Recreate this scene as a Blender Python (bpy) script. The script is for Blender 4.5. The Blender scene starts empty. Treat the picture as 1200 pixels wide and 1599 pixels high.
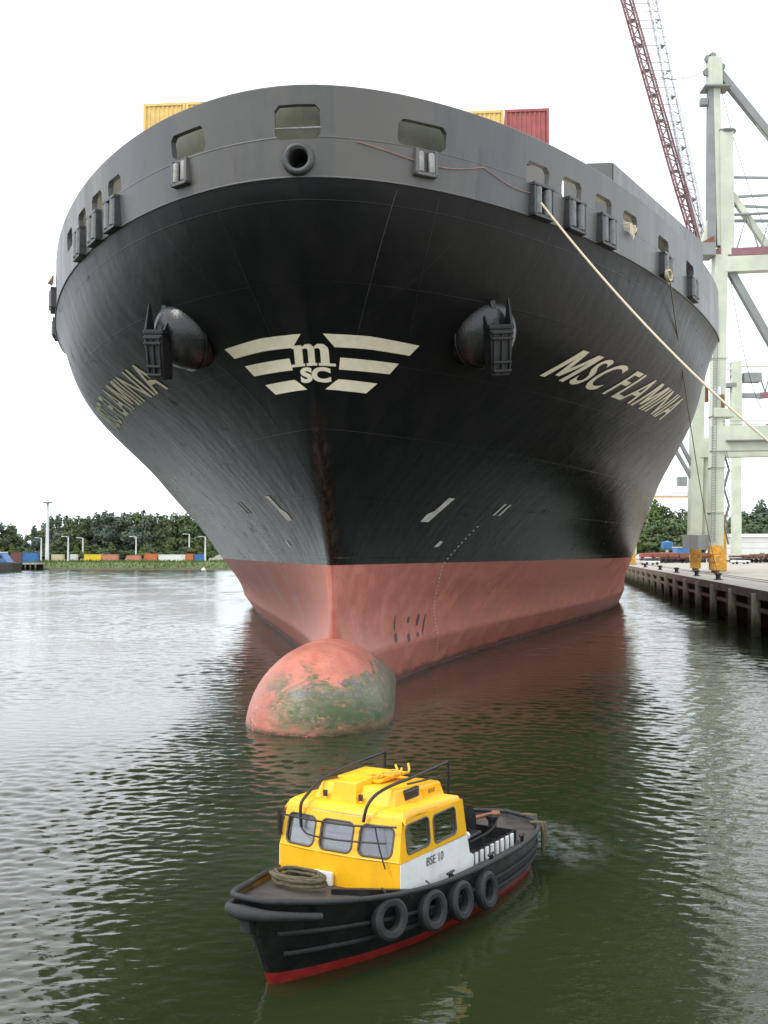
import bpy, bmesh, math, random
import numpy as np
from mathutils import Vector, Matrix, noise as mnoise

scene = bpy.context.scene
col = scene.collection
R = math.radians
rnd = random.Random(7)

# ------------------------------------------------------------------ camera
CAM_H = 6.25
FPX = 1650.0                       # focal length in photograph pixels (1200 x 1599)
PITCH = math.atan((862 - 799.5) / FPX)
cd = bpy.data.cameras.new('camera')
cam = bpy.data.objects.new('camera', cd)
col.objects.link(cam)
cam.location = (0, 0, CAM_H)
cam.rotation_euler = (math.pi / 2 + PITCH, 0, 0)
cd.sensor_fit = 'VERTICAL'
cd.sensor_height = 24.0
cd.lens = FPX / 1599 * 24.0
cd.clip_start = 0.1
cd.clip_end = 9000
scene.camera = cam

BOAT_ANG, BOAT_X, BOAT_Y = 31.0, -1.66, 15.55
# ------------------------------------------------------------------ world, sun, exposure
SUN_EL, SUN_AZ = R(50), R(-125)     # azimuth measured clockwise from +Y
world = bpy.data.worlds.new('World')
scene.world = world
world.use_nodes = True
wn, wl = world.node_tree.nodes, world.node_tree.links
wn.clear()
wo = wn.new('ShaderNodeOutputWorld')
sky = wn.new('ShaderNodeTexSky')
sky.sky_type = 'NISHITA'
sky.sun_disc = False
sky.sun_elevation = SUN_EL
sky.sun_rotation = SUN_AZ
sky.dust_density = 3
b1 = wn.new('ShaderNodeBackground'); b1.inputs[1].default_value = 0.10
b2 = wn.new('ShaderNodeBackground')                       # thin bright overcast
b2.inputs[0].default_value = (0.89, 0.955, 1.0, 1); b2.inputs[1].default_value = 1.5
mx = wn.new('ShaderNodeMixShader'); mx.inputs[0].default_value = 0.88
wl.new(sky.outputs[0], b1.inputs[0])
wl.new(b1.outputs[0], mx.inputs[1]); wl.new(b2.outputs[0], mx.inputs[2])
wl.new(mx.outputs[0], wo.inputs[0])

sd = bpy.data.lights.new('sun', 'SUN')
sun = bpy.data.objects.new('sun', sd)
col.objects.link(sun)
sd.energy = 1.3
sd.angle = R(14)
sd.color = (1.0, 0.96, 0.88)
sdir = Vector((math.sin(SUN_AZ) * math.cos(SUN_EL), math.cos(SUN_AZ) * math.cos(SUN_EL), math.sin(SUN_EL)))
sun.rotation_euler = (-sdir).to_track_quat('-Z', 'Y').to_euler()

vs = scene.view_settings
vs.view_transform = 'Standard'; vs.look = 'None'; vs.gamma = 1; vs.use_curve_mapping = False
vs.exposure = 0.45
scene.render.engine = 'CYCLES'
scene.cycles.use_denoising = True
scene.cycles.max_bounces = 6
scene.cycles.sample_clamp_indirect = 6
scene.cycles.caustics_reflective = False
scene.cycles.caustics_refractive = False

# ------------------------------------------------------------------ helpers
class MB:
    """Collects simple shapes; build() links them as ONE mesh object."""
    def __init__(s): s.v = []; s.f = []
    def add(s, vs_, fs_):
        o = len(s.v); s.v += [tuple(v) for v in vs_]; s.f += [tuple(i + o for i in f) for f in fs_]
    def hexa(s, p):
        s.add(p, [(0, 3, 2, 1), (4, 5, 6, 7), (0, 1, 5, 4), (1, 2, 6, 5), (2, 3, 7, 6), (3, 0, 4, 7)])
    def box(s, c, d, m=None):
        x, y, z = (k / 2 for k in d)
        p = [Vector(q) for q in ((-x, -y, -z), (x, -y, -z), (x, y, -z), (-x, y, -z), (-x, -y, z), (x, -y, z), (x, y, z), (-x, y, z))]
        if m is not None: p = [m @ q for q in p]
        s.hexa([q + Vector(c) for q in p])
    def bar(s, a, b, w, h, up=(0, 0, 1), w2=None, h2=None):
        a, b = Vector(a), Vector(b); d = (b - a).normalized(); u = Vector(up)
        if abs(d.dot(u)) > .98: u = Vector((0, 1, 0))
        x = d.cross(u).normalized(); z = x.cross(d)
        w2 = w if w2 is None else w2; h2 = h if h2 is None else h2
        q = []
        for c, ww, hh in ((a, w, h), (b, w2, h2)):
            q += [c - x * ww / 2 - z * hh / 2, c + x * ww / 2 - z * hh / 2, c + x * ww / 2 + z * hh / 2, c - x * ww / 2 + z * hh / 2]
        s.hexa(q)
    def tube(s, pts, r, n=8, closed=False, cap=True):
        pts = [Vector(p) for p in pts]; m = len(pts); rr = r if isinstance(r, (list, tuple)) else [r] * m
        up = Vector((0, 0, 1)); vs_ = []; prev = None
        for i, p in enumerate(pts):
            if closed: d = pts[(i + 1) % m] - pts[i - 1]
            else: d = pts[min(i + 1, m - 1)] - pts[max(i - 1, 0)]
            d.normalize()
            if prev is None:
                u = up if abs(d.dot(up)) < .95 else Vector((1, 0, 0)); x = d.cross(u).normalized()
            else:
                x = (prev - d * prev.dot(d)).normalized()
            prev = x; y = x.cross(d)
            for k in range(n):
                a = 2 * math.pi * k / n; vs_.append(p + (x * math.cos(a) + y * math.sin(a)) * rr[i])
        fs = []
        for i in range(m if closed else m - 1):
            j = (i + 1) % m
            for k in range(n): fs.append((i * n + k, i * n + (k + 1) % n, j * n + (k + 1) % n, j * n + k))
        if cap and not closed: fs += [tuple(range(n))[::-1], tuple((m - 1) * n + k for k in range(n))]
        s.add(vs_, fs)
    def lathe(s, prof, o=(0, 0, 0), axis=(0, 0, 1), n=20):
        o = Vector(o); q = Vector((0, 0, 1)).rotation_difference(Vector(axis).normalized())
        vs_ = []; m = len(prof)
        for r, h in prof:
            for k in range(n):
                a = 2 * math.pi * k / n; vs_.append(o + q @ Vector((r * math.cos(a), r * math.sin(a), h)))
        fs = [(i * n + k, i * n + (k + 1) % n, (i + 1) * n + (k + 1) % n, (i + 1) * n + k) for i in range(m - 1) for k in range(n)]
        fs += [tuple(range(n))[::-1], tuple((m - 1) * n + k for k in range(n))]
        s.add(vs_, fs)
    def grid(s, P):
        a, b = len(P), len(P[0]); vs_ = [p for row in P for p in row]
        s.add(vs_, [(i * b + j, i * b + j + 1, (i + 1) * b + j + 1, (i + 1) * b + j) for i in range(a - 1) for j in range(b - 1)])
    def prism(s, poly, depth):
        """poly: list of 3-d points, depth: vector"""
        n = len(poly); d = Vector(depth); p = [Vector(q) for q in poly]
        s.add(p + [q + d for q in p], [tuple(range(n))[::-1], tuple(range(n, 2 * n))] + [(i, (i + 1) % n, n + (i + 1) % n, n + i) for i in range(n)])
    def mesh(s, name, m, smooth=None):
        me = bpy.data.meshes.new(name); me.from_pydata(s.v, [], s.f)
        bm = bmesh.new(); bm.from_mesh(me); bmesh.ops.recalc_face_normals(bm, faces=bm.faces); bm.to_mesh(me); bm.free()
        me.materials.append(m)
        if smooth: shade(me, smooth)
        return me
    def build(s, name, m, parent=None, smooth=None, bevel=0):
        o = bpy.data.objects.new(name, s.mesh(name, m, smooth)); col.objects.link(o); o.parent = parent
        if bevel:
            md = o.modifiers.new('bevel', 'BEVEL'); md.width = bevel; md.segments = 2; md.limit_method = 'ANGLE'
        return o

def shade(me, ang):
    for p in me.polygons: p.use_smooth = True
    try: me.set_sharp_from_angle(angle=R(ang))
    except Exception: pass

def tag(o, label=None, cat=None, group=None, kind=None):
    for k, v in (('label', label), ('category', cat), ('group', group), ('kind', kind)):
        if v: o[k] = v
    return o

def thing(name, label, cat, loc=(0, 0, 0), rz=0, group=None):
    o = bpy.data.objects.new(name, None); col.objects.link(o)
    o.location = loc; o.rotation_euler = (0, 0, rz); o.empty_display_size = .3
    return tag(o, label, cat, group)

def copy_tree(o, parent=None):
    c = o.copy(); col.objects.link(c); c.parent = parent
    for ch in list(o.children): copy_tree(ch, c)
    return c

def at(px, py, Y):
    """world point that stands at distance Y and is seen at this place of the photograph"""
    v = (799.5 - py) / FPX
    d = Vector(((px - 600) / FPX, math.cos(PITCH) - v * math.sin(PITCH), math.sin(PITCH) + v * math.cos(PITCH)))
    return Vector((0, 0, CAM_H)) + d * (Y / d.y)

# ------------------------------------------------------------------ materials
class NT:
    def __init__(s, name):
        s.m = bpy.data.materials.new(name); s.m.use_nodes = True; s.n = s.m.node_tree.nodes; s.l = s.m.node_tree.links
        s.n.clear(); s.out = s.n.new('ShaderNodeOutputMaterial'); s.b = s.n.new('ShaderNodeBsdfPrincipled'); s.l.new(s.b.outputs[0], s.out.inputs[0])
        s.tc = s.n.new('ShaderNodeTexCoord').outputs['Object']
    def lk(s, a, b):
        if hasattr(a, 'is_output'): s.l.new(a, b)
        elif isinstance(a, (tuple, list)) and len(a) == 3 and b.type == 'RGBA': b.default_value = (*a, 1)
        else: b.default_value = a
    def mapv(s, scale, loc=(0, 0, 0), rot=(0, 0, 0)):
        n = s.n.new('ShaderNodeMapping'); s.l.new(s.tc, n.inputs[0]); n.inputs['Scale'].default_value = scale; n.inputs['Location'].default_value = loc; n.inputs['Rotation'].default_value = rot
        return n.outputs[0]
    def noise(s, scale, detail=4, rough=.55, vec=None, dist=0):
        n = s.n.new('ShaderNodeTexNoise'); n.inputs['Scale'].default_value = scale; n.inputs['Detail'].default_value = detail
        n.inputs['Roughness'].default_value = rough; n.inputs['Distortion'].default_value = dist
        s.l.new(vec or s.tc, n.inputs['Vector']); return n.outputs[0]
    def ramp(s, a, lo, hi, o0=0.0, o1=1.0):
        n = s.n.new('ShaderNodeMapRange'); n.interpolation_type = 'SMOOTHSTEP'
        s.lk(a, n.inputs[0])
        for i, v in enumerate((lo, hi, o0, o1)): n.inputs[i + 1].default_value = v
        return n.outputs[0]
    def math(s, op, a, b=0.0, c=0.0):
        n = s.n.new('ShaderNodeMath'); n.operation = op; s.lk(a, n.inputs[0]); s.lk(b, n.inputs[1]); s.lk(c, n.inputs[2]); return n.outputs[0]
    def mix(s, f, a, b):
        n = s.n.new('ShaderNodeMix'); n.data_type = 'RGBA'; s.lk(f, n.inputs[0]); s.lk(a, n.inputs[6]); s.lk(b, n.inputs[7]); return n.outputs[2]
    def xyz(s):
        n = s.n.new('ShaderNodeSeparateXYZ'); s.l.new(s.tc, n.inputs[0]); return n.outputs
    def bump(s, h, dist, strength=1.0, nrm=None):
        n = s.n.new('ShaderNodeBump'); n.inputs['Distance'].default_value = dist; n.inputs['Strength'].default_value = strength
        s.l.new(h, n.inputs['Height'])
        if nrm is not None: s.l.new(nrm, n.inputs['Normal'])
        return n.outputs[0]
    def done(s, color, rough=.5, normal=None, metal=0.0, spec=None):
        s.lk(color, s.b.inputs['Base Color']); s.lk(rough, s.b.inputs['Roughness']); s.b.inputs['Metallic'].default_value = metal
        if normal is not None: s.l.new(normal, s.b.inputs['Normal'])
        if spec is not None: s.b.inputs['Specular IOR Level'].default_value = spec
        return s.m

def paint(name, c, rough=.5, var=.25, scale=2.0, dirt=None, dirt_amt=.35, bump=.004, metal=0.0, streak=False):
    """weathered paint: tone varies, some dirt patches, light relief"""
    t = NT(name)
    n1 = t.noise(scale, 6, .6)
    n2 = t.noise(scale * .35, 5, .6, vec=t.mapv((3, 3, .35)) if streak else None)
    lo = tuple(k * (1 - var) for k in c); hi = tuple(min(1, k * (1 + var * .6)) for k in c)
    cc = t.mix(t.ramp(n1, .3, .7), lo, hi)
    cc = t.mix(t.math('MULTIPLY', t.ramp(n2, .52, .75), dirt_amt), cc, dirt or tuple(k * .45 for k in c))
    rr = t.ramp(n1, .3, .7, max(.05, rough - .1), min(1, rough + .12))
    return t.done(cc, rr, t.bump(t.noise(scale * 6, 3), bump), metal)

# ------------------------------------------------------------------ hull form of the ship (metres; t = to port, s = aft, z = up)
ZL = np.array([0, 3, 5.6, 8.5, 11.5, 15, 18.7])
PL = np.array([99.614, 90.303, 83.661, 77.071, 65.766, 42.204, 29.427])
PN = np.array([1.547, 1.49, 1.502, 1.537, 1.724, 1.672, 1.131])
PE = np.array([1.5, 1.25, 1.058, 0.899, 0.784, 0.654, 0.559])
BEAM, BEAM_K, SHEER, ZTOP, ZK, ZPAINT = 22.829, 19.857, 0.0, 21.54, 18.7, 5.72
STZ = np.array([-2, 0, 2.7, 5.9, 9.7, 12.9, 18.7, 21.5]); STS = np.array([1.4, .9, .6, 0, -2.57, -4.20, -7.59, -7.81])

def herm(z, x, v):
    d = np.gradient(v, x); i = np.clip(np.searchsorted(x, z) - 1, 0, len(x) - 2); h = x[i + 1] - x[i]; q = (z - x[i]) / h
    return (2 * q**3 - 3 * q**2 + 1) * v[i] + (q**3 - 2 * q**2 + q) * h * d[i] + (-2 * q**3 + 3 * q**2) * v[i + 1] + (q**3 - q**2) * h * d[i + 1]
def stem(z): return herm(np.asarray(z, float), STZ, STS)
def half(x, z):
    """half breadth x metres aft of the stem at (raw) height z"""
    zc = np.clip(np.asarray(z, float), 0, ZK)
    L, n, e = herm(zc, ZL, PL), herm(zc, ZL, PN), herm(zc, ZL, PE)
    X = np.clip(x / L, 0, 1)
    q = np.clip((zc - 6) / 12.7, 0, 1); q = q * q * (3 - 2 * q)
    t = (BEAM + (BEAM_K - BEAM) * q) * (1 - (1 - X)**n)**e
    t = t + .12 * np.minimum(1, np.sqrt(np.maximum(x, 0) / .35))
    fil = np.clip((4.2 - np.asarray(z, float)) / 2.0, 0, 1.2)
    return t + .40 * fil**2 * np.minimum(1, np.sqrt(np.maximum(x, 0) / 1.2))
def drop(s): return -SHEER * np.clip((s + 8) / 30, 0, 1)**1.5
def hpt(s, z, side):
    zr = z - drop(s) * (z / ZK)**2
    return Vector((side * float(half(s - float(stem(zr)), zr)), s, z))
def hnorm(s, z, side):
    a = hpt(s + .05, z, side) - hpt(s - .05, z, side); b = hpt(s, z + .05, side) - hpt(s, z - .05, side)
    n = a.cross(b).normalized()
    return n if n.x * side > 0 else -n
def s_of_t(t, z):
    """station at which the hull is |t| wide at height z"""
    s0 = float(stem(z)); lo, hi = s0, s0 + 40
    for _ in range(40):
        m = (lo + hi) / 2
        if half(m - s0, z) < abs(t): lo = m
        else: hi = m
    return (lo + hi) / 2
_tk = None
def band(x, side, dz, off=0.0):
    """point of the bulwark x metres aft of the knuckle's stem, dz above the knuckle, off metres outward"""
    def p(xx):
        xx = max(xx, 0.0); s = float(stem(ZK)) + xx
        return Vector((side * float(half(xx, ZK)), s - .2 * dz * (1 - min(1, xx / 20)), ZK + dz + float(drop(s))))
    q = p(x); e = .02 + .01 * x
    if x < .05: tan = Vector((side, 0, 0))
    else: tan = p(x + e) - p(x - e)
    tan.z = 0; tan.normalize(); nrm = Vector((tan.y, -tan.x, 0)) * side
    return q + nrm * off, tan, nrm

# ------------------------------------------------------------------ materials of the ship
def m_hull():
    t = NT('black_hull_paint'); X, Y, Z = t.xyz()
    streak = t.noise(1.0, 6, .65, t.mapv((.9, .9, .10)))
    patch = t.noise(.16, 5, .6)
    scuff = t.noise(1.0, 5, .7, t.mapv((.25, .55, 1.3), rot=(R(38), 0, 0)))
    c = t.mix(t.ramp(streak, .35, .8), (.0055, .0062, .0070), (.0115, .0115, .0115))
    c = t.mix(t.math('MULTIPLY', t.ramp(patch, .5, .75), .4), c, (.020, .018, .016))
    c = t.mix(t.math('MULTIPLY', t.ramp(scuff, .60, .74), t.ramp(Z, 15, 8, 0, .55)), c, (.008, .008, .009))
    # rust and worn paint down the stem
    ax = t.math('ABSOLUTE', t.math('ADD', X, t.math('MULTIPLY', t.math('SUBTRACT', t.noise(1.6, 5, .7), .5), .9)))
    fwd = t.ramp(Y, .5, 1.6, 1, 0)
    rust = t.math('MULTIPLY', t.ramp(ax, .42, .08), t.math('MULTIPLY', t.ramp(Z, 12.2, 10.0), t.ramp(t.noise(2.3, 6, .7, t.mapv((2, 2, .5))), .38, .62)))
    c = t.mix(t.math('MULTIPLY', rust, .8), c, (.052, .029, .019))
    # plate seams
    seam = None
    for ax_, per, w in ((Y, 3.1, .012), (Z, 2.4, .012)):
        f = t.math('ABSOLUTE', t.math('SUBTRACT', t.math('FRACT', t.math('DIVIDE', ax_, per)), .5))
        g = t.ramp(f, w, 0.0)
        seam = g if seam is None else t.math('MAXIMUM', seam, g)
    c = t.mix(t.math('MULTIPLY', seam, t.ramp(patch, .4, .6, .0, .14)), c, (.055, .053, .05))
    bmp = t.bump(t.math('ADD', t.math('MULTIPLY', seam, .12), t.math('ADD', t.noise(.55, 3), t.math('MULTIPLY', t.math('SINE', t.math('MULTIPLY', Y, 7.6)), .035))), .045)
    rough = t.math('ADD', t.math('ADD', t.ramp(streak, .25, .85, .20, .27), t.ramp(Z, 8.5, 14.5, 0, .17)), t.math('MULTIPLY', t.ramp(scuff, .58, .74), .14))
    return t.done(c, rough, bmp, 0, .24)
def m_red(name='red_bottom_paint', growth=False):
    t = NT(name); X, Y, Z = t.xyz()
    n = t.noise(.7, 7, .65); st = t.noise(1, 6, .65, t.mapv((1.2, 1.2, .22)))
    c = t.mix(t.ramp(n, .35, .7), (.46, .140, .098), (.62, .225, .165))
    c = t.mix(t.math('MULTIPLY', t.ramp(st, .55, .78), .5), c, (.25, .12, .10))
    sc = t.noise(1.3, 6, .75, t.mapv((1, .5, .8)))
    c = t.mix(t.math('MULTIPLY', t.ramp(sc, .60, .72), .55), c, (.20, .15, .14))
    if not growth:
        c = t.mix(t.ramp(t.math('ADD', Z, t.math('MULTIPLY', n, .5)), .75, .35), c, (.15, .055, .042))
    else:
        m1 = t.noise(.9, 7, .7, t.mapv((.8, .8, 1.7), loc=(3, 1, 0)), .6); m2 = t.noise(2.2, 8, .78, t.mapv((.8, .8, 1.8)), .5); m3 = t.noise(5, 7, .8, t.mapv((1, 1, 1.5)))
        up = t.ramp(t.math('ADD', Z, t.math('MULTIPLY', t.math('SUBTRACT', m1, .5), 3.0)), 2.10, 1.7)
        lf = t.ramp(t.math('ADD', X, t.math('MULTIPLY', t.math('SUBTRACT', m1, .5), 4.5)), -1.9, -.7)
        low = t.ramp(t.math('ADD', Z, t.math('MULTIPLY', t.math('SUBTRACT', m2, .5), 1.6)), -.1, .45)
        dk = t.ramp(t.math('ADD', X, t.math('MULTIPLY', t.math('SUBTRACT', m2, .5), 2.5)), -.1, .7)
        g = t.mix(t.ramp(m2, .36, .64), (.065, .088, .026), (.22, .185, .105))                       # weed to pale slime
        g = t.mix(t.math('MULTIPLY', t.ramp(t.noise(1.5, 7, .75, t.mapv((.7, .7, 2.6), loc=(1, 4, 0))), .50, .56), t.ramp(Z, .9, 1.6)), g, (.12, .11, .125))   # bare grey bands
        g = t.mix(t.math('MULTIPLY', t.ramp(m3, .56, .64), .7), g, (.38, .36, .26))
        g = t.mix(t.math('MULTIPLY', dk, t.math('MULTIPLY', t.ramp(Z, 1.5, .5), t.ramp(m2, .38, .55, .35, 1))), g, (.035, .070, .016))
        f = t.math('MULTIPLY', t.math('MULTIPLY', up, lf), t.math('MAXIMUM', low, t.math('MULTIPLY', dk, .8)))
        c = t.mix(t.math('MULTIPLY', f, t.ramp(t.noise(1.8, 8, .8, t.mapv((.7, .7, 1.9), loc=(7, 2, 1))), .35, .47, .25, 1)), c, g)
        c = t.mix(t.math('MULTIPLY', t.ramp(t.noise(2.6, 8, .8, t.mapv((.8, .8, 2.0))), .57, .63), t.math('MULTIPLY', .75, t.ramp(Z, 2.9, 2.3))), c, (.12, .10, .11))   # flaked patches
        tide = t.noise(1.2, 6, .7, t.mapv((.25, .25, 3.2)))
        c = t.mix(t.math('MULTIPLY', t.ramp(tide, .54, .66), t.ramp(Z, 2.0, .4, .1, .6)), c, (.16, .12, .075))
        wet = t.ramp(t.math('ADD', Z, t.math('MULTIPLY', m2, .35)), .40, .2)
        c = t.mix(t.math('MULTIPLY', wet, t.ramp(m3, .4, .55)), c, (.07, .05, .025))
        wht = t.math('MULTIPLY', t.math('MULTIPLY', t.ramp(m3, .57, .62), t.ramp(X, -1.4, -2.0)), t.ramp(Z, 1.2, .8))
        c = t.mix(wht, c, (.55, .52, .40))
        c = t.mix(t.math('MULTIPLY', t.math('MULTIPLY', t.ramp(m2, .52, .6), t.ramp(X, -1.5, -2.1)), t.ramp(Z, .9, .5)), c, (.05, .08, .02))
    return t.done(c, t.ramp(n, .3, .7, .38, .6), t.bump(t.noise(4, 4), .02))
def m_band():
    t = NT('weathered_bulwark_paint'); X, Y, Z = t.xyz()
    st = t.noise(1, 6, .65, t.mapv((1.1, 1.1, .16))); pa = t.noise(.22, 5, .6)
    c = t.mix(t.ramp(st, .38, .7), (.088, .089, .093), (.126, .125, .126))
    c = t.mix(t.math('MULTIPLY', t.ramp(pa, .48, .7), .55), c, (.150, .141, .125))
    c = t.mix(t.math('MULTIPLY', t.ramp(t.noise(1.5, 6, .75, t.mapv((1, 1, .2), loc=(5, 0, 0))), .66, .76), .35), c, (.17, .10, .075))
    cv = t.n.new('ShaderNodeCombineXYZ'); t.l.new(t.math('FLOOR', t.math('MULTIPLY', t.math('ADD', X, .4), .62)), cv.inputs[0]); t.l.new(t.math('FLOOR', t.math('MULTIPLY', Y, .16)), cv.inputs[1])
    wn_ = t.n.new('ShaderNodeTexWhiteNoise'); t.l.new(cv.outputs[0], wn_.inputs[0])
    c = t.mix(t.math('MULTIPLY', wn_.outputs[0], .75), c, (.140, .131, .118))
    run = t.math('MULTIPLY', t.ramp(t.noise(1, 4, .6, t.mapv((2.6, 1.6, .05), loc=(2, 3, 0))), .60, .70), t.ramp(Z, 20.9, 20.2))
    c = t.mix(t.math('MULTIPLY', run, .45), c, (.060, .050, .044))
    f = t.math('ABSOLUTE', t.math('SUBTRACT', Z, 19.95))
    seam = t.ramp(f, .035, .01)
    c = t.mix(t.math('MULTIPLY', seam, t.ramp(pa, .42, .6, 0, .55)), c, (.055, .055, .06))
    return t.done(c, t.ramp(st, .3, .7, .36, .52), t.bump(t.math('ADD', t.noise(.5, 3), t.math('MULTIPLY', seam, .3)), .03))
M = dict(
    hull=m_hull(), red=m_red(), growth=m_red('bulb_paint', True), band=m_band(),
    cream=paint('cream_lettering', (.90, .82, .62), .5, .06, 3, (.66, .55, .36), .35),
    white_mark=paint('white_draft_mark', (.62, .60, .56), .55, .15, 4, (.3, .28, .25), .6),
    scrape=paint('bare_scrape', (.10, .075, .085), .6, .3, 5),
    olive=paint('olive_inner_plating', (.17, .17, .12), .6, .2, 1, (.06, .05, .035), .5),
    beige=paint('pale_deck_paint', (.52, .49, .42), .6, .15, 1, (.3, .25, .18), .5),
    fitting=paint('black_steel_fitting', (.022, .024, .026), .42, .3, 4, (.07, .05, .04), .4),
    roller=paint('worn_steel_roller', (.26, .25, .24), .40, .3, 5, (.12, .08, .06), .5),
    grey_fitting=paint('dark_grey_steel_fitting', (.060, .060, .062), .45, .3, 4, (.10, .08, .06), .4),
    dark_roller=paint('dark_worn_roller', (.17, .17, .17), .40, .3, 5, (.12, .09, .07), .4),
    anchor=paint('tarred_anchor_steel', (.009, .009, .010), .55, .35, 4, (.045, .03, .025), .4),
    bolster=paint('bolster_paint', (.026, .027, .029), .25, .3, 2, (.11, .07, .05), .4, bump=.012),
    cont_yellow=paint('yellow_container_paint', (.76, .53, .17), .5, .12, 1.5, (.45, .25, .08), .3),
    cont_red=paint('maroon_container_paint', (.36, .095, .085), .5, .18, 1.5, (.17, .05, .04), .4),
    rope=paint('pale_rope', (.72, .62, .46), .8, .15, 30, (.45, .36, .22), .4),
    brown_rope=paint('brown_rope', (.26, .20, .12), .85, .25, 30),
)
# ------------------------------------------------------------------ water
WASH = (BOAT_X + 8.5 * math.sin(R(BOAT_ANG)) + .9, BOAT_Y + 8.5 * math.cos(R(BOAT_ANG)) + .2)
def m_water():
    t = NT('harbour_water')
    X, Y, Z = t.xyz()
    far = t.ramp(Y, 55, 150)                             # open water beyond is ruffled by the wind
    fine = t.noise(3.4, 3, .55, t.mapv((.6, 1.25, 1), rot=(0, 0, R(8))), .3)
    mid = t.noise(.8, 3, .55, t.mapv((.5, 1.3, 1), rot=(0, 0, R(-8))), .4)
    n = t.bump(t.math('ADD', t.math('MULTIPLY', fine, t.ramp(Y, 30, 110, .012, .02)), t.math('MULTIPLY', mid, t.ramp(Y, 70, 140, 0, .05))), 1.0)
    c = t.mix(t.ramp(t.noise(.08, 3), .3, .7), (.016, .024, .008), (.024, .032, .011))
    # churned pale water where the propeller of the small boat turns
    dx, dy = t.math('SUBTRACT', X, WASH[0]), t.math('SUBTRACT', Y, WASH[1])
    rr = t.math('SQRT', t.math('ADD', t.math('MULTIPLY', dx, dx), t.math('MULTIPLY', t.math('MULTIPLY', dy, dy), .35)))
    fm = t.math('MULTIPLY', t.ramp(rr, 1.5, .2), t.ramp(t.noise(2.2, 7, .75), .40, .66))
    c = t.mix(t.math('MULTIPLY', fm, .5), c, (.28, .32, .32))
    t.b.inputs['IOR'].default_value = 1.333
    return t.done(c, t.ramp(far, 0, 1, .03, .13), n)
def water_mesh():
    y0, y1, nr, nc = 7.0, 366.0, 1350, 620
    ys = y0 * (y1 / y0) ** (np.arange(nr) / (nr - 1)); us = np.linspace(-1, 1, nc)
    Yg = np.repeat(ys[:, None], nc, 1); Xg = us[None, :] * (.46 * Yg + 4.0)
    sp = np.maximum(Yg * math.log(y1 / y0) / nr, (.46 * Yg + 4) * 2 / nc)
    g = np.random.default_rng(5); Zg = np.zeros_like(Xg)
    env = np.ones_like(Xg)
    for k in range(10):
        lam = g.uniform(9, 30); a = g.uniform(0, 6.28); env += .20 * np.sin((Xg * math.cos(a) + Yg * math.sin(a)) * 6.283 / lam + g.uniform(0, 6.28))
    for N, l0, l1, sl in ((140, .15, .80, .092), (80, .80, 10.0, .070)):
        for k in range(N):
            lam = math.exp(g.uniform(math.log(l0), math.log(l1))); a = R(80) + g.normal() * R(36)
            A = sl / math.sqrt(N / 2) * lam / 6.283
            wt = np.clip((lam / sp - 2.5) / 2.5, 0, 1)
            if lam > .8: wt = wt * np.clip(1.15 - (lam / sp - 5) / 9, .12, 1)
            ph = (Xg * math.cos(a) + Yg * math.sin(a)) * 6.283 / lam + g.uniform(0, 6.28) + .8 * np.sin((Xg * math.sin(a) - Yg * math.cos(a)) * 6.283 / (lam * g.uniform(2.5, 6)) + g.uniform(0, 6.28))
            Zg += A * (np.sin(ph) + .25 * np.sin(2 * ph + .6)) * wt
    edge = np.minimum(1, np.minimum((1 - np.abs(us))[None, :] * 14, np.minimum((Yg - y0) / 1.0, (y1 - Yg) / 8)))
    Zg = Zg * np.clip(env, .25, 1.8) * edge
    V = np.stack([Xg, Yg, Zg], -1).reshape(-1, 3)
    i = np.arange(nr - 1)[:, None] * nc + np.arange(nc - 1)[None, :]
    F = np.stack([i, i + 1, i + nc + 1, i + nc], -1).reshape(-1, 4)
    b0, b1 = .46 * y0 + 4, .46 * y1 + 4; n0 = len(V)
    out = np.array([(-b0, y0, 0), (b0, y0, 0), (b1, y1, 0), (-b1, y1, 0), (-3000, -300, 0), (3000, -300, 0), (3000, 3500, 0), (-3000, 3500, 0)], float)
    V = np.concatenate([V, out]); ring = np.array([(n0 + 4, n0 + 5, n0 + 1, n0), (n0 + 5, n0 + 6, n0 + 2, n0 + 1), (n0 + 6, n0 + 7, n0 + 3, n0 + 2), (n0 + 7, n0 + 4, n0, n0 + 3)])
    F = np.concatenate([F, ring])
    me = bpy.data.meshes.new('water'); me.vertices.add(len(V)); me.vertices.foreach_set('co', V.ravel())
    me.loops.add(F.size); me.loops.foreach_set('vertex_index', F.ravel().astype(np.int32)); me.polygons.add(len(F))
    me.polygons.foreach_set('loop_start', np.arange(0, F.size, 4, dtype=np.int32)); me.polygons.foreach_set('loop_total', np.full(len(F), 4, dtype=np.int32))
    me.update(calc_edges=True); me.validate(); me.polygons.foreach_set('use_smooth', np.ones(len(F), dtype=bool)); return me
wme = water_mesh(); wme.materials.append(m_water())
w = bpy.data.objects.new('water', wme); col.objects.link(w); tag(w, kind='structure')

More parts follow.
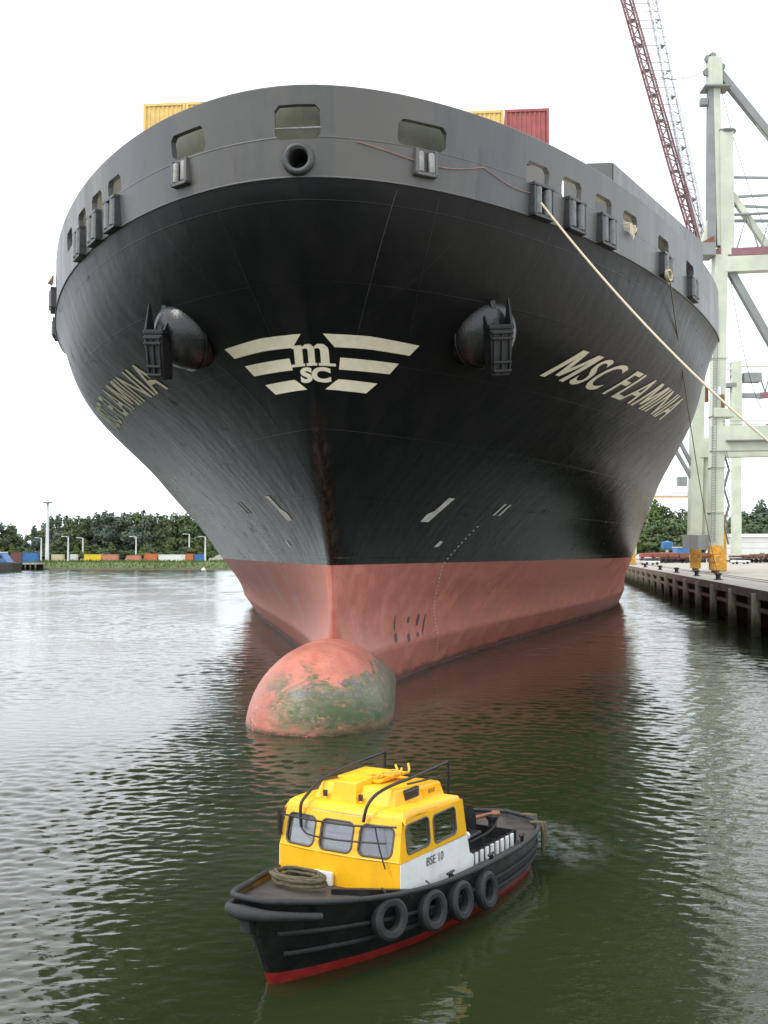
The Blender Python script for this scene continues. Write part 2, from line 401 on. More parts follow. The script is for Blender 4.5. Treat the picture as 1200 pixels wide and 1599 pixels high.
# ------------------------------------------------------------------ quay on the right
QA = math.atan(.162); QX0 = 14.8
def qpt(d, inland, z):        # d metres ahead along the quay, inland from its edge
    return Vector((QX0 + .162 * d + inland * math.cos(QA), d - inland * math.sin(QA), z))
QZ = 3.5
M['concrete'] = paint('quay_concrete', (.40, .36, .31), .85, .16, .35, (.27, .23, .19), .5, bump=.02)
M['concrete_edge'] = paint('weathered_edge_concrete', (.36, .33, .28), .85, .3, 1.2, (.10, .09, .07), .6, bump=.02)
def m_pile():
    t = NT('slimy_pile_timber'); X, Y, Z = t.xyz(); n = t.noise(3, 6, .7, t.mapv((1, 1, .3)))
    c = t.mix(t.ramp(n, .35, .65), (.30, .275, .21), (.46, .43, .34))
    c = t.mix(t.ramp(t.math('ADD', Z, t.math('MULTIPLY', n, 1.2)), 2.5, 1.2), c, (.045, .050, .022))
    return t.done(c, .75, t.bump(n, .03))
M['pile'] = m_pile()
M['quay_wall'] = paint('dark_slimy_wall', (.030, .029, .020), .8, .4, 1.0, (.012, .013, .008), .6, bump=.05)
quay = MB()
ds = [-60 + 10 * k for k in range(60)]
quay.grid([[qpt(d, i, QZ) for i in (.0, 3, 12, 60, 200, 600)] for d in (-60, 0, 60, 120, 200, 300, 430)])
quay = quay.build('quay', M['concrete']); tag(quay, kind='structure')
b = MB(); b.bar(qpt(-60, .35, QZ - .35), qpt(430, .35, QZ - .35), .7, .69); b.build('capping_beam', M['concrete_edge'], quay)
b = MB(); b.bar(qpt(-60, 2.6, .8), qpt(430, 2.6, .8), .3, 4.6); b.build('retaining_wall', M['quay_wall'], quay)
b = MB(); b.bar(qpt(-60, .25, 2.0), qpt(430, .25, 2.0), .22, .30); b.build('waling_beam', M['concrete_edge'], quay)
pm = MB(); pm.box((0, 0, 1.0), (.62, .5, 4.4)); pm = pm.mesh('pile', M['pile'])
pm2 = MB(); pm2.lathe([(.20, -1.2), (.20, 3.15)], n=8); pm2 = pm2.mesh('inner_pile', M['pile'])
for k in range(34):
    d = 57.6 + 10.4 * k - 10.4 * 3
    o = bpy.data.objects.new('pile', pm); col.objects.link(o); o.parent = quay; o.location = qpt(d, -.02, 0); o.rotation_euler.z = -QA
    for q in (3.4, 6.9):
        o = bpy.data.objects.new('inner_pile', pm2); col.objects.link(o); o.parent = quay; o.location = qpt(d + q + rnd.uniform(-.4, .4), .75, 0)
# crane rails let into the apron
for off in (4.2, 5.4):
    b = MB(); b.bar(qpt(-60, off, QZ + .02), qpt(430, off, QZ + .02), .12, .06); b.build('crane_rail', M['fitting'], quay)
for off in (8.5, 15.0, 24.0):
    b = MB(); b.grid([[qpt(d, off + i, QZ + .005) for i in (0, .25)] for d in (20, 430)]); b.build('joint_line', M['concrete_edge'], quay)

# ------------------------------------------------------------------ far bank and terrain
BY = 372.0
def m_grass():
    t = NT('bank_grass'); n = t.noise(.5, 6, .7); n2 = t.noise(.06, 4)
    c = t.mix(t.ramp(n, .35, .65), (.060, .098, .026), (.135, .175, .050))
    c = t.mix(t.ramp(n2, .45, .65), c, (.085, .12, .028))
    return t.done(c, .9, t.bump(n, .3))
M['grass'] = m_grass()
M['mud'] = paint('stony_shore', (.10, .085, .06), .9, .4, .8)
b = MB(); b.grid([[(x, BY - .6 + math.sin(x * .13) * .4, -.3), (x, BY + 1.2 + math.sin(x * .21) * .3, .75)] [0:2] for x in range(-420, 101, 6)])
tag(b.build('shore', M['mud']), kind='structure')
b = MB(); rows = []
for x in range(-420, 101, 3):
    q = mnoise.noise((x * .06, 0, 0)) * .35
    rows.append([(x, BY + 1.0, .6), (x, BY + 5 + q * 3, 1.5 + q + rnd.uniform(-.12, .12)), (x, BY + 10, 2.3 + q * 1.2 + rnd.uniform(-.15, .15)), (x, BY + 16, 2.75 + q), (x, BY + 24, 2.7)])
b.grid(rows); tag(b.build('grass_bank', M['grass'], smooth=60), kind='structure')
b = MB(); b.grid([[(x, y, 2.68 if y < 2000 else 6) for x in (-3000, -300, 96, 96.5)] for y in (BY + 23, 600, 1500, 3400)])
tag(b.build('terrain', paint('yard_ground', (.20, .19, .14), .9, .25, .05, (.10, .12, .05), .8)), kind='structure')
b = MB(); b.grid([[(x, y, 3.48) for x in (97, 600, 3000)] for y in (405, 700, 1500, 3400)])
tag(b.build('yard', M['concrete']), kind='structure')
# tufts along the bank: nobody could count them
b = MB()
for _ in range(5200):
    x = rnd.uniform(-150, 10); y = BY + rnd.uniform(1.5, 22); z = min(.6 + (y - BY - 1) * .17, 2.7)
    h = rnd.uniform(.35, 1.1); a = rnd.uniform(0, math.pi); wv = rnd.uniform(.15, .45)
    b.add([(x - wv * math.cos(a), y - wv * math.sin(a), z - .1), (x + wv * math.cos(a), y + wv * math.sin(a), z - .1), (x + rnd.uniform(-.2, .2), y, z + h)], [(0, 1, 2)])
tag(b.build('tall_grass', M['grass']), 'tall grass and weeds growing along the far bank', 'grass', kind='stuff')

# ------------------------------------------------------------------ container ship
HEAD = math.atan(.094)
P0 = Vector((-2.123, 42.2, 0))
ship = thing('container_ship', 'huge black container ship with red bottom, seen bow on at the quay', 'ship', P0, -HEAD)
def sheet(zs, xs):
    """both sides of the hull between raw heights zs as one grid"""
    G = []
    for z in zs:
        s0 = float(stem(z)); row = []
        for sg, seq in ((-1, xs[::-1]), (1, xs[1:])):
            for x in seq:
                s = s0 + x; row.append((sg * float(half(x, z)) if x > 0 else 0.0, s, z + float(drop(s)) * max(0, z / ZK)**2))
        G.append(row)
    return G
XS = [0, .02, .06, .12, .2, .32, .5, .75] + list(np.linspace(1, 30, 59)) + list(np.linspace(31, 100, 70)) + [110, 130, 160, 200, 235]
b = MB(); b.grid(sheet(list(np.linspace(ZPAINT, ZK, 66)), XS)); b.build('hull', M['hull'], ship, smooth=35)
b = MB(); b.grid(sheet(list(np.linspace(-1.2, ZPAINT, 40)), XS)); b.build('hull_bottom', M['red'], ship, smooth=35)
# transom closes the far end
b = MB(); G = sheet([-1.2, 3, ZPAINT, 12, ZK], [235]); b.grid([[(-BEAM, 236, z), (BEAM, 236, z)] for z in (-1.2, 10, 21.4)]); b.build('transom', M['hull'], ship)
# bulb
b = MB(); G = []
sn = [-6.25, -6.2, -6.05, -5.8, -5.4, -4.9, -4.3, -3.6, -2.8, -1.8, -.6, 1, 3, 5, 7.5, 10, 13, 17]
for s in sn:
    q = max(0, 1 - ((-3.0 - s) / 3.25)**2) ** .5 if s < -3.0 else 1.0
    wd = 2.66 * q * (1 if s < -1.5 else max(.5, 1 - .028 * (s + 1.5))); ht = 2.86 * q * (1 if s < 0 else max(.12, 1 - .05 * s)); G.append([(wd * math.sin(2 * math.pi * k / 48) * (1 - .10 * max(0, math.cos(2 * math.pi * k / 48))), s, ht * math.cos(2 * math.pi * k / 48) * (1 if math.cos(2 * math.pi * k / 48) > 0 else .6)) for k in range(49)])
b.grid(G); b.build('bulbous_bow', M['growth'], ship, smooth=60)

# bulwark with its openings cut right through
def closed_band(xs, d0, d1, o0, o1):
    m = MB(); pts = [(-1, x) for x in xs[::-1]] + [(1, x) for x in xs[1:]]
    ring = []
    for sg, x in pts:
        ring.append([band(x, sg, d0, o0)[0], band(x, sg, d1, o0)[0], band(x, sg, d1, o1)[0], band(x, sg, d0, o1)[0]])
    vs_ = [p for q in ring for p in q]; n = len(ring)
    fs = [(i * 4 + k, i * 4 + (k + 1) % 4, (i + 1) * 4 + (k + 1) % 4, (i + 1) * 4 + k) for i in range(n - 1) for k in range(4)]
    fs += [(0, 1, 2, 3), tuple((n - 1) * 4 + k for k in range(4))]
    m.add(vs_, fs); return m
XB = [0, .05, .15, .3, .5, .75, 1, 1.3, 1.7] + list(np.linspace(2.1, 30, 70)) + [32, 34, 36, 40, 60, 100]
DZT = ZTOP - ZK
# (x aft, side, centre above knuckle, half width, half height)
OPEN = [(0.0, -1, 1.72, .76, .54), (1.49, -1, 1.74, .88, .42), (1.45, 1, 1.69, .95, .42)]
SIDE_X = {1: [5.2, 6.95, 9.03, 11.24, 14.95, 19.3], -1: [5.1, 6.75, 8.76, 11.29, 18.6, 25.5]}
for sg in (1, -1):
    for x in SIDE_X[sg]: OPEN.append((x, sg, 1.55, .62 + .012 * x, .42))
def opening_prism(x, sg, dz, hw, hh, o0, o1, c=.16):
    p, tan, nrm = band(x, sg, dz); tan = Vector((tan.x, tan.y, 0))
    pr = [(-hw, -hh + c), (-hw + c, -hh), (hw - c, -hh), (hw, -hh + c), (hw, hh - c), (hw - c, hh), (-hw + c, hh), (-hw, hh - c)]
    poly = [p + tan * a + Vector((0, 0, q)) + nrm * o0 for a, q in pr]
    return poly, nrm * (o1 - o0)
base = closed_band(XB, 0.0, DZT, 0.0, -.22).build('bulwark', M['band'], ship)
cut = MB()
for a in OPEN: cut.prism(*opening_prism(*a, -.9, .9))
p, tan, nrm = band(0, 1, .57); cut.lathe([(.33, -1), (.33, 1)], p, nrm, 20)
cutter = cut.build('cutter', M['band'], ship)
md = base.modifiers.new('b', 'BOOLEAN'); md.object = cutter; md.operation = 'DIFFERENCE'; md.solver = 'EXACT'
bpy.context.view_layer.update()
dg = bpy.context.evaluated_depsgraph_get()
me = bpy.data.meshes.new_from_object(base.evaluated_get(dg), depsgraph=dg)
base.modifiers.clear(); base.data = me; bpy.data.objects.remove(cutter); shade(me, 25)
# rounded knuckle bead and top rail
b = MB(); b.tube([band(x, -1, 0, .02)[0] for x in XB[::-1]] + [band(x, 1, 0, .02)[0] for x in XB[1:]], .03, 6); b.build('knuckle_bead', M['band'], ship, smooth=60)
b = MB(); b.tube([band(x, -1, DZT, -.08)[0] for x in XB[::-1]] + [band(x, 1, DZT, -.08)[0] for x in XB[1:]], .06, 8); b.build('top_rail', M['band'], ship, smooth=60)
# walkway ring under the rail, deck and inner plating
def ring_sheet(dz, o0, o1):
    m = MB(); m.grid([[band(x, sg, dz, o0)[0], band(x, sg, dz, o1)[0]] for sg, x in [(-1, x) for x in XB[::-1]] + [(1, x) for x in XB[1:]]]); return m
deck = MB(); deck.grid([[(-float(half(x, ZK)) + .25, float(stem(ZK)) + x, ZK + .25), (float(half(x, ZK)) - .25, float(stem(ZK)) + x, ZK + .25)] for x in XB[5:] + [235]])
deck.build('deck', M['beige'], ship)
m = MB(); m.grid([[band(x, sg, DZT - .28, -.23)[0], band(x, sg, DZT - .28, -1.25)[0]] for sg, x in [(-1, x) for x in XB[::-1] if x >= 4.0]]); m.build('bulwark_platform', M['beige'], ship)
m = MB(); m.grid([[band(x, sg, DZT - .28, -.23)[0], band(x, sg, DZT - .28, -1.25)[0]] for sg, x in [(1, x) for x in XB if x >= 4.0]]); m.build('bulwark_platform', M['beige'], ship)
inner = MB(); inner.grid([[band(x, sg, d_, -1.25)[0] for d_ in (.26, 1.5, 2.9)] for sg, x in [(-1, x) for x in XB[::-1] if x < 4.0] + [(1, x) for x in XB[1:] if x < 4.0]])
inner.build('inner_bulkhead', M['olive'], ship)

# roller fairleads under the openings
def fairlead(x, sg, dz0, dz1, wd, depth, light):
    p, tan, nrm = band(x, sg, 0); z0 = p.z + dz0; z1 = p.z + dz1; p = Vector((p.x, p.y, 0)); p -= Vector((0, .2 * (dz0 + dz1) / 2 * (1 - min(1, x / 20)), 0))
    A = lambda a, o, z: p + tan * a + nrm * o + Vector((0, 0, z))
    fr = MB(); rot = Matrix((tan, nrm, Vector((0, 0, 1)))).transposed()
    fr.box(A(0, depth / 2 - .03, z0 + .06), (wd, depth + .1, .12), rot)
    fr.box(A(-wd / 2 + .05, depth / 2 - .03, (z0 + z1) / 2), (.1, depth + .1, z1 - z0), rot)
    fr.box(A(wd / 2 - .05, depth / 2 - .03, (z0 + z1) / 2), (.1, depth + .1, z1 - z0), rot)
    if not light: fr.box(A(0, depth / 2 - .03, z1 - .05), (wd + .06, depth + .16, .12), rot)
    o = fr.build('fairlead', M['band'] if light else M['grey_fitting'], ship, bevel=.02)
    bk = MB(); bk.box(A(0, .03, (z0 + z1) / 2), (wd - .2, .05, z1 - z0 - .1), rot); bk.build('back_plate', M['fitting'], o)
    for e in (-1, 1):
        r = MB(); q = A(e * wd * .25, depth * .62, z0 + .1); r.lathe([(wd * .10, 0), (wd * .145, .04), (wd * .145, z1 - z0 - .25), (wd * .1, z1 - z0 - .2)], q, (0, 0, 1), 12)
        r.build('roller', M['roller'] if light else M['dark_roller'], o, smooth=40)
fairlead(1.68, -1, .36, 1.28, .84, .16, True)
fairlead(1.48, 1, .32, 1.24, .84, .16, True)
for sg in (1, -1):
    for k, x in enumerate(SIDE_X[sg]):
        if (sg, k) in ((1, 3), (-1, 3)): continue
        fairlead(x + .05, sg, -.05 if k < 4 else .1, 1.2, 1.08 + .02 * x, .24, False)
# panama chock on the centreline
p, tan, nrm = band(0, 1, .57)
b = MB(); prof = [(.05, -1.15), (.30, -1.15), (.33, -.25), (.33, .04), (.37, .10), (.45, .12), (.53, .07), (.55, .0), (.55, -.1)]
n = 32; q = Vector((0, 0, 1)).rotation_difference(nrm); vs_ = []
for r_, h_ in prof:
    for k in range(n): vs_.append(p + q @ Vector((r_ * math.cos(2 * math.pi * k / n), r_ * math.sin(2 * math.pi * k / n), h_)))
b.add(vs_, [(i * n + k, i * n + (k + 1) % n, (i + 1) * n + (k + 1) % n, (i + 1) * n + k) for i in range(len(prof) - 1) for k in range(n)])
b.build('panama_chock', M['grey_fitting'], ship, smooth=50)
p, tan, nrm = band(0, 1, 1.55)
b = MB(); b.tube([p + tan * -.8 - nrm * .1, p + tan * .8 - nrm * .1], .035, 6); b.build('guard_rail', M['roller'], ship)
# wave breaker screen behind the bow
b = MB()
def screen(sg):
    A0, A1, A2 = Vector((sg * 10.0, 9.3, 18.8)), Vector((sg * 12.3, 9.3, 18.8)), Vector((sg * 20.3, 28.0, 18.8))
    for a, c in ((A0, A1), (A1, A2)):
        d = (c - a).normalized(); nn = Vector((d.y, -d.x, 0)) * .08
        b.hexa([a - nn, c - nn, c + nn, a + nn] + [Vector((q.x, q.y, 25.0 if q.y < 12 else 26.4)) for q in (a - nn, c - nn, c + nn, a + nn)])
screen(1); screen(-1); b.box((0, 9.3, 21.9), (19.8, .15, 6.18))
b.build('wave_breaker', M['band'], ship)
b = MB(); b.lathe([(.10, 0), (.16, .03), (.16, .12)], (11.1, 9.18, 24.55), (0, -1, 0), 12); b.build('deck_lamp', M['beige'], ship)
# lashing bridge that carries the forward container stacks
b = MB()
for tt in np.linspace(-10, 10, 9): b.box((tt, 21.0, 22.5), (.35, .8, 7.0))
for z in (21.5, 24.5): b.box((0, 21.0, z), (20.6, 1.0, .2))
b.build('lashing_bridge', M['beige'], ship)

# painted marks: flat print laid on the plating
def on_hull_tz(poly, name, m, label=None, off=.025, step=.35):
    """poly in front elevation (t, z) -> sheet following the bow"""
    bm = bmesh.new(); bm.faces.new([bm.verts.new((t, 0, z)) for t, z in poly])
    for ax in (0, 2):
        lo = min(v.co[ax] for v in bm.verts); hi = max(v.co[ax] for v in bm.verts); k = math.ceil(lo / step) * step
        while k < hi:
            no = Vector((0, 0, 0)); no[ax] = 1; co = no * k
            bmesh.ops.bisect_plane(bm, geom=bm.verts[:] + bm.edges[:] + bm.faces[:], plane_co=co, plane_no=no); k += step
    for v in bm.verts:
        t, z = v.co.x, v.co.z; sg = 1 if t >= 0 else -1; s = s_of_t(max(abs(t), .02), z)
        v.co = Vector((t, s, z)) + Vector((0, -1, -.35)).normalized() * off * (1 if abs(t) < .7 else 0) + (hnorm(s, z, sg) * off if abs(t) >= .7 else Vector((0, 0, 0)))
    me = bpy.data.meshes.new(name); bm.to_mesh(me); bm.free(); me.materials.append(m)
    o = bpy.data.objects.new(name, me); col.objects.link(o); o.parent = ship
    if label: o['label'] = label
    return o
for sg in (-1, 1):
    for P_ in ([(.40, 14.03), (2.0, 14.06), (3.70, 13.97), (3.32, 13.61), (1.95, 13.65), (.76, 13.62)],
               [(.92, 13.30), (2.92, 13.31), (2.57, 12.93), (.84, 12.90)],
               [(.80, 12.58), (2.12, 12.57), (1.70, 12.19), (.33, 12.20)]):
        on_hull_tz([(sg * t, z) for t, z in P_], 'emblem_stripe', M['cream'])
def arc(cx, cz, r, a0, a1, n=7): return [(cx + r * math.cos(R(a0 + (a1 - a0) * k / n)), cz + r * math.sin(R(a0 + (a1 - a0) * k / n))) for k in range(n + 1)]
# slab serif m
mm = [(-.86, 12.97), (-.10, 12.97), (-.10, 13.06), (-.15, 13.06), (-.15, 13.46), (-.11, 13.52), (-.03, 13.52), (-.03, 12.97)]
LT = []
LT.append([(-.80, 13.57), (-.80, 13.66), (-.44, 13.66), (-.40, 13.61), (-.40, 13.06), (-.34, 13.06), (-.34, 12.97), (-.86, 12.97), (-.86, 13.06), (-.72, 13.06), (-.72, 13.57)])
LT.append([(-.40, 13.52), (-.40, 13.60), (-.28, 13.68), (-.10, 13.68), (.03, 13.58), (.05, 13.50), (.05, 13.06), (.11, 13.06), (.11, 12.97), (-.28, 12.97), (-.28, 13.06), (-.20, 13.06), (-.20, 13.48), (-.24, 13.54), (-.32, 13.54)])
LT.append([(.05, 13.52), (.05, 13.60), (.17, 13.68), (.38, 13.68), (.52, 13.58), (.55, 13.48), (.55, 13.06), (.75, 13.06), (.75, 12.97), (.17, 12.97), (.17, 13.06), (.25, 13.06), (.25, 13.48), (.21, 13.54), (.13, 13.54)])
def font_polys(body, bold=.03, shear=0.0):
    cu = bpy.data.curves.new('txt', 'FONT'); cu.body = body; cu.size = 1; cu.offset = bold; cu.shear = shear; cu.resolution_u = 4
    o = bpy.data.objects.new('txt', cu); col.objects.link(o); bpy.context.view_layer.update()
    d = bpy.context.evaluated_depsgraph_get(); me = bpy.data.meshes.new_from_object(o.evaluated_get(d), depsgraph=d)
    bpy.data.objects.remove(o); return me
for P_ in LT: on_hull_tz([(t_, z_ + .02) for t_, z_ in P_], 'emblem_letter', M['cream'])
def text_on(body, fn, name, m, parent, bold=.03, shear=0.0, cuts=24, label=None):
    """fn maps (u in 0..1 across the whole text, v in cap heights) to a 3-d point"""
    me = font_polys(body, bold, shear); bm = bmesh.new(); bm.from_mesh(me)
    bmesh.ops.remove_doubles(bm, verts=bm.verts, dist=1e-5)
    lo = min(v.co.x for v in bm.verts); hi = max(v.co.x for v in bm.verts); cap = max(v.co.y for v in bm.verts); bot = min(v.co.y for v in bm.verts)
    for k in range(1, cuts):
        bmesh.ops.bisect_plane(bm, geom=bm.verts[:] + bm.edges[:] + bm.faces[:], plane_co=(lo + (hi - lo) * k / cuts, 0, 0), plane_no=(1, 0, 0))
    for k in (1, 2, 3):
        bmesh.ops.bisect_plane(bm, geom=bm.verts[:] + bm.edges[:] + bm.faces[:], plane_co=(0, bot + (cap - bot) * k / 4, 0), plane_no=(0, 1, 0))
    for v in bm.verts: v.co = fn((v.co.x - lo) / (hi - lo), (v.co.y - bot) / (cap - bot))
    me2 = bpy.data.meshes.new(name); bm.to_mesh(me2); bm.free(); me2.materials.append(m)
    o = bpy.data.objects.new(name, me2); col.objects.link(o); o.parent = parent
    if label: o['label'] = label
    return o
def sc_fn(u, v):
    t = -.56 + 1.12 * u; z = 12.43 + .52 * v; s = s_of_t(max(abs(t), .02), z); return Vector((t, s, z)) + Vector((0, -.025, -.01))
text_on('SC', sc_fn, 'emblem_lettering', M['cream'], ship, .055, 0, 10)
def name_fn(sg):
    def fn(u, v):
        s = 3.75 + 15.9 * u if sg > 0 else 18.6 - 15.9 * u
        s += (.55 * (v - .5)) * sg
        z = 13.80 + 1.16 * v if sg > 0 else 13.4 + 1.1 * v
        return hpt(s, z, sg) + hnorm(s, z, sg) * .03
    return fn
GLYPH_M = [(0, 0), (0, 1), (.27, 1), (.5, .40), (.73, 1), (1, 1), (1, 0), (.80, 0), (.80, .70), (.585, .12), (.415, .12), (.20, .70), (.20, 0)]
def glyph_on(poly, fn, name, m):
    bm = bmesh.new(); bm.faces.new([bm.verts.new((x, y, 0)) for x, y in poly])
    bmesh.ops.triangulate(bm, faces=bm.faces[:])
    for ax, no in ((0, (1, 0, 0)), (1, (0, 1, 0))):
        for k in range(1, 6):
            co = [0, 0, 0]; co[ax] = k / 6
            bmesh.ops.bisect_plane(bm, geom=bm.verts[:] + bm.edges[:] + bm.faces[:], plane_co=co, plane_no=no)
    for v in bm.verts: v.co = fn(v.co.x, v.co.y)
    me = bpy.data.meshes.new(name); bm.to_mesh(me); bm.free(); me.materials.append(m)
    o = bpy.data.objects.new(name, me); col.objects.link(o); o.parent = ship
def text_w(body):
    me = font_polys(body, .0); xs = [v.co.x for v in me.vertices]; ys = [v.co.y for v in me.vertices]; return (max(xs) - min(xs)) / .73
W1, W2 = text_w('SC FLA'), text_w('INIA'); WM, GP = 1.02, .14
TOT = 2 * WM + 3 * GP + W1 + W2
for sg in (1, -1):
    f_ = name_fn(sg); x_ = 0
    for kind_, w_ in (('M', WM), ('SC FLA', W1), ('M', WM), ('INIA', W2)):
        sub = (lambda f0, x0, ww: lambda u, v: f0((x0 + ww * u) / TOT + .012 * (v - .5) * 0, v))(f_, x_, w_)
        if kind_ == 'M': glyph_on(GLYPH_M, sub, 'ship_name', M['cream'])
        else: text_on(kind_, sub, 'ship_name', M['cream'], ship, .010, 0, 30)
        x_ += w_ + GP
# bulb symbol, thruster symbol, draught scale (both sides)
def on_hull_sz(poly, sg, name, m, off=.02):
    b_ = MB(); b_.add([hpt(s, z, sg) + hnorm(s, z, sg) * off for s, z in poly], [tuple(range(len(poly)))]); return b_.build(name, m, ship)
for sg, d_ in ((1, 0), (-1, -2.6)):
    o_ = 5.75 + d_
    on_hull_sz([(o_ + .45, 8.72), (o_ + 1.0, 8.72), (o_ + .72, 8.15), (o_ + .42, 7.62), (o_ - .30, 7.62), (o_ - .22, 7.95), (o_ + .2, 8.12)], sg, 'bulb_mark', M['white_mark'])
    for c in (12.1 + d_ * 1.2, 12.75 + d_ * 1.2): on_hull_sz([(c, 8.12), (c + .28, 8.12), (c + .38, 8.70), (c + .1, 8.70)], sg, 'thruster_mark', M['white_mark'])
    on_hull_sz([(8.5 + d_, 6.5), (8.95 + d_, 6.5), (9.1 + d_, 6.75), (8.7 + d_, 6.8)], sg, 'thruster_mark', M['white_mark'])
    dm = MB()
    for k in range(38):
        z = 7.5 - k * .2; s = 11.5 - .35 * (7.5 - z) if z > 5.6 else 10.85 + (5.6 - z) * 1.05
        if z < .2: break
        q = [hpt(a, z_, sg) + hnorm(a, z_, sg) * .02 for a, z_ in ((s, z), (s + .16, z), (s + .16, z + .07), (s, z + .07))]; dm.add(q, [(0, 1, 2, 3)])
    tag(dm.build('draught_scale', M['white_mark'], ship), kind='stuff')
for cx, cz, w_, h_ in ((8.0, 2.9, .07, .8), (8.2, 2.2, .2, .5), (9.9, 2.95, .14, .35), (10.1, 2.05, .2, .45), (11.3, 2.85, .18, .6), (11.5, 2.1, .2, .25), (12.3, 2.6, .09, 1.1)):
    on_hull_sz([(cx + w_ * math.cos(R(a)), cz + h_ / 2 * math.sin(R(a))) for a in range(0, 360, 40)], 1, 'scrape_mark', M['scrape'])
# weld beads that climb the flare
for x0, x1 in ((3.2, 1.4), (4.6, 3.2)):
    for sg in (1, -1):
        pts = [Vector((sg * (x1 + (x0 - x1) * k / 14), 0, 13.6 + 4.9 * k / 14)) for k in range(15)]
        pts = [Vector((p.x, s_of_t(p.x, p.z), p.z)) for p in pts]
        b = MB(); b.tube(pts, .012, 5); b.build('weld_bead', M['bolster'], ship)

# anchors on their bolsters
for sg in (-1, 1):
    c = hpt(-1.75 if sg < 0 else -1.15, 14.72, sg); nn = Vector((sg * .66, -.68, -.30)).normalized()
    b = MB(); b.lathe([(1.42, -1.0), (1.40, .0), (1.34, .34), (1.20, .66), (.98, .92), (.66, 1.06), (.40, 1.04), (.36, .8)], c - nn * .2, nn, 32)
    b.build('anchor_bolster', M['bolster'], ship, smooth=60)
    b = MB(); q_ = Vector((0, 0, 1)).rotation_difference(nn); b.tube([c - nn * .12 + q_ @ Vector((1.42 * math.cos(R(12 * k)), 1.42 * math.sin(R(12 * k)), 0)) for k in range(30)], .05, 6, closed=True); b.build('bolster_rim', M['bolster'], ship, smooth=60)
    o = bpy.data.objects.new('anchor', None); col.objects.link(o); o.parent = ship
    o.location = hpt(-1.1 if sg < 0 else -.8, 14.25, sg) + Vector((sg * .80, -1.20, -.22)); o.rotation_euler = (R(12), R(-7) * sg, R(30) * sg); o.scale = (.78, .80, .98)
    cr = MB()          # crown block, wide foot, ribs
    cr.hexa([(-.50, -.28, -1.15), (.50, -.28, -1.15), (.50, .32, -1.15), (-.50, .32, -1.15), (-.66, -.36, .62), (.66, -.36, .62), (.66, .36, .62), (-.66, .36, .62)])
    for z in (-.95, -.62, .28, .50): cr.box((0, -.38, z), (1.02 + .2 * (z > 0), .14, .12))
    for x in (-.44, 0, .44): cr.box((x, -.36, -.3), (.10, .10, 1.5))
    cr.box((0, -.02, .72), (1.42, .66, .18))
    cr.build('crown', M['anchor'], o, bevel=.04)
    sh = MB(); sh.bar((0, .15, .5), (0, .75, 1.9), .30, .34); sh.build('shank', M['anchor'], o, bevel=.03)
    for e in (-1, 1):
        fl = MB(); fl.hexa([(e * .62 - .08, -.30, .7), (e * .62 + .08, -.30, .7), (e * .62 + .08, .30, .7), (e * .62 - .08, .30, .7), (e * .66 - .03, .12, 1.15 + .65 * (e == sg)), (e * .66 + .03, .12, 1.15 + .65 * (e == sg)), (e * .66 + .03, .2, 1.15 + .65 * (e == sg)), (e * .66 - .03, .2, 1.15 + .65 * (e == sg))])
        fl.build('fluke', M['anchor'], o)

# ------------------------------------------------------------------ containers on deck
def container(name, label, m, loc, rz, L=12.2, W=2.66, H=2.9, group=None, lite=False, parent_origin=None):
    c = thing(name, label, 'container', loc, rz, group)
    fr = MB()
    for x in (-W / 2 + .08, W / 2 - .08):
        for y in (.08, L - .08): fr.box((x, y, H / 2), (.16, .16, H))
        for z in (.08, H - .08): fr.box((x, L / 2, z), (.14, L - .32, .16))
    for y in (.08, L - .08):
        for z in (.08, H - .08): fr.box((0, y, z), (W - .32, .14, .16))
    fr.build('frame', m, c)
    def corr(p, q, n, dep, H0=.16, H1=H - .16):
        b_ = MB(); d = (q - p).normalized(); nn = Vector((d.y, -d.x, 0)); top, bot = [], []
        for k in range(n * 4 + 1):
            u = [0, .3, .5, .8][k % 4] / n + (k // 4) / n; dd = [0, 0, dep, dep][k % 4]
            r_ = p + (q - p) * min(u, 1) - nn * dd; bot.append((r_.x, r_.y, H0)); top.append((r_.x, r_.y, H1))
        b_.grid([bot, top]); return b_
    w2, k = W / 2 - .05, .05
    corr(Vector((-w2, k, 0)), Vector((w2, k, 0)), 9, .05).build('end_panel', m, c)
    corr(Vector((w2, k, 0)), Vector((w2, L - k, 0)), 30 if not lite else 12, .05).build('side_panel', m, c)
    corr(Vector((w2, L - k, 0)), Vector((-w2, L - k, 0)), 9, .05).build('end_panel', m, c)
    corr(Vector((-w2, L - k, 0)), Vector((-w2, k, 0)), 30 if not lite else 12, .05).build('side_panel', m, c)
    r_ = MB(); r_.box((0, L / 2, H - .1), (W - .2, L - .2, .06)); r_.build('roof', m, c)
    return c
def ship_w(t, s, z): return P0 + Matrix.Rotation(-HEAD, 3, 'Z') @ Vector((t, s, z))
for nm_, m, t, s, zt in (('yellow shipping container at the left end of the deck row', 'cont_yellow', -13.57, 21.2, 34.1), ('yellow shipping container second from left above the bulwark', 'cont_yellow', -10.88, 21.2, 34.1),
                       ('yellow shipping container beside the maroon one above the bulwark', 'cont_yellow', 6.05, 21.2, 32.85), ('maroon shipping container standing at the right end of the deck row', 'cont_red', 8.75, 21.2, 32.85)):
    container('shipping_container', nm_ , M[m], ship_w(t, s, zt - 2.9), -HEAD, group='containers stacked on the ship')
# the tiers below carry the top tier (they stand behind the bulwark)
for t, zt in ((-13.57, 34.1), (-10.88, 34.1), (6.05, 32.85), (8.75, 32.85)):
    for e in (-1.22, 1.22):
        for y in (21.4, 33.2):
            b = MB(); b.box((t + e, y, (zt - 2.9 + 18.95) / 2), (.2, .2, zt - 2.9 - 18.95)); b.build('cell_guide', M['beige'], ship)

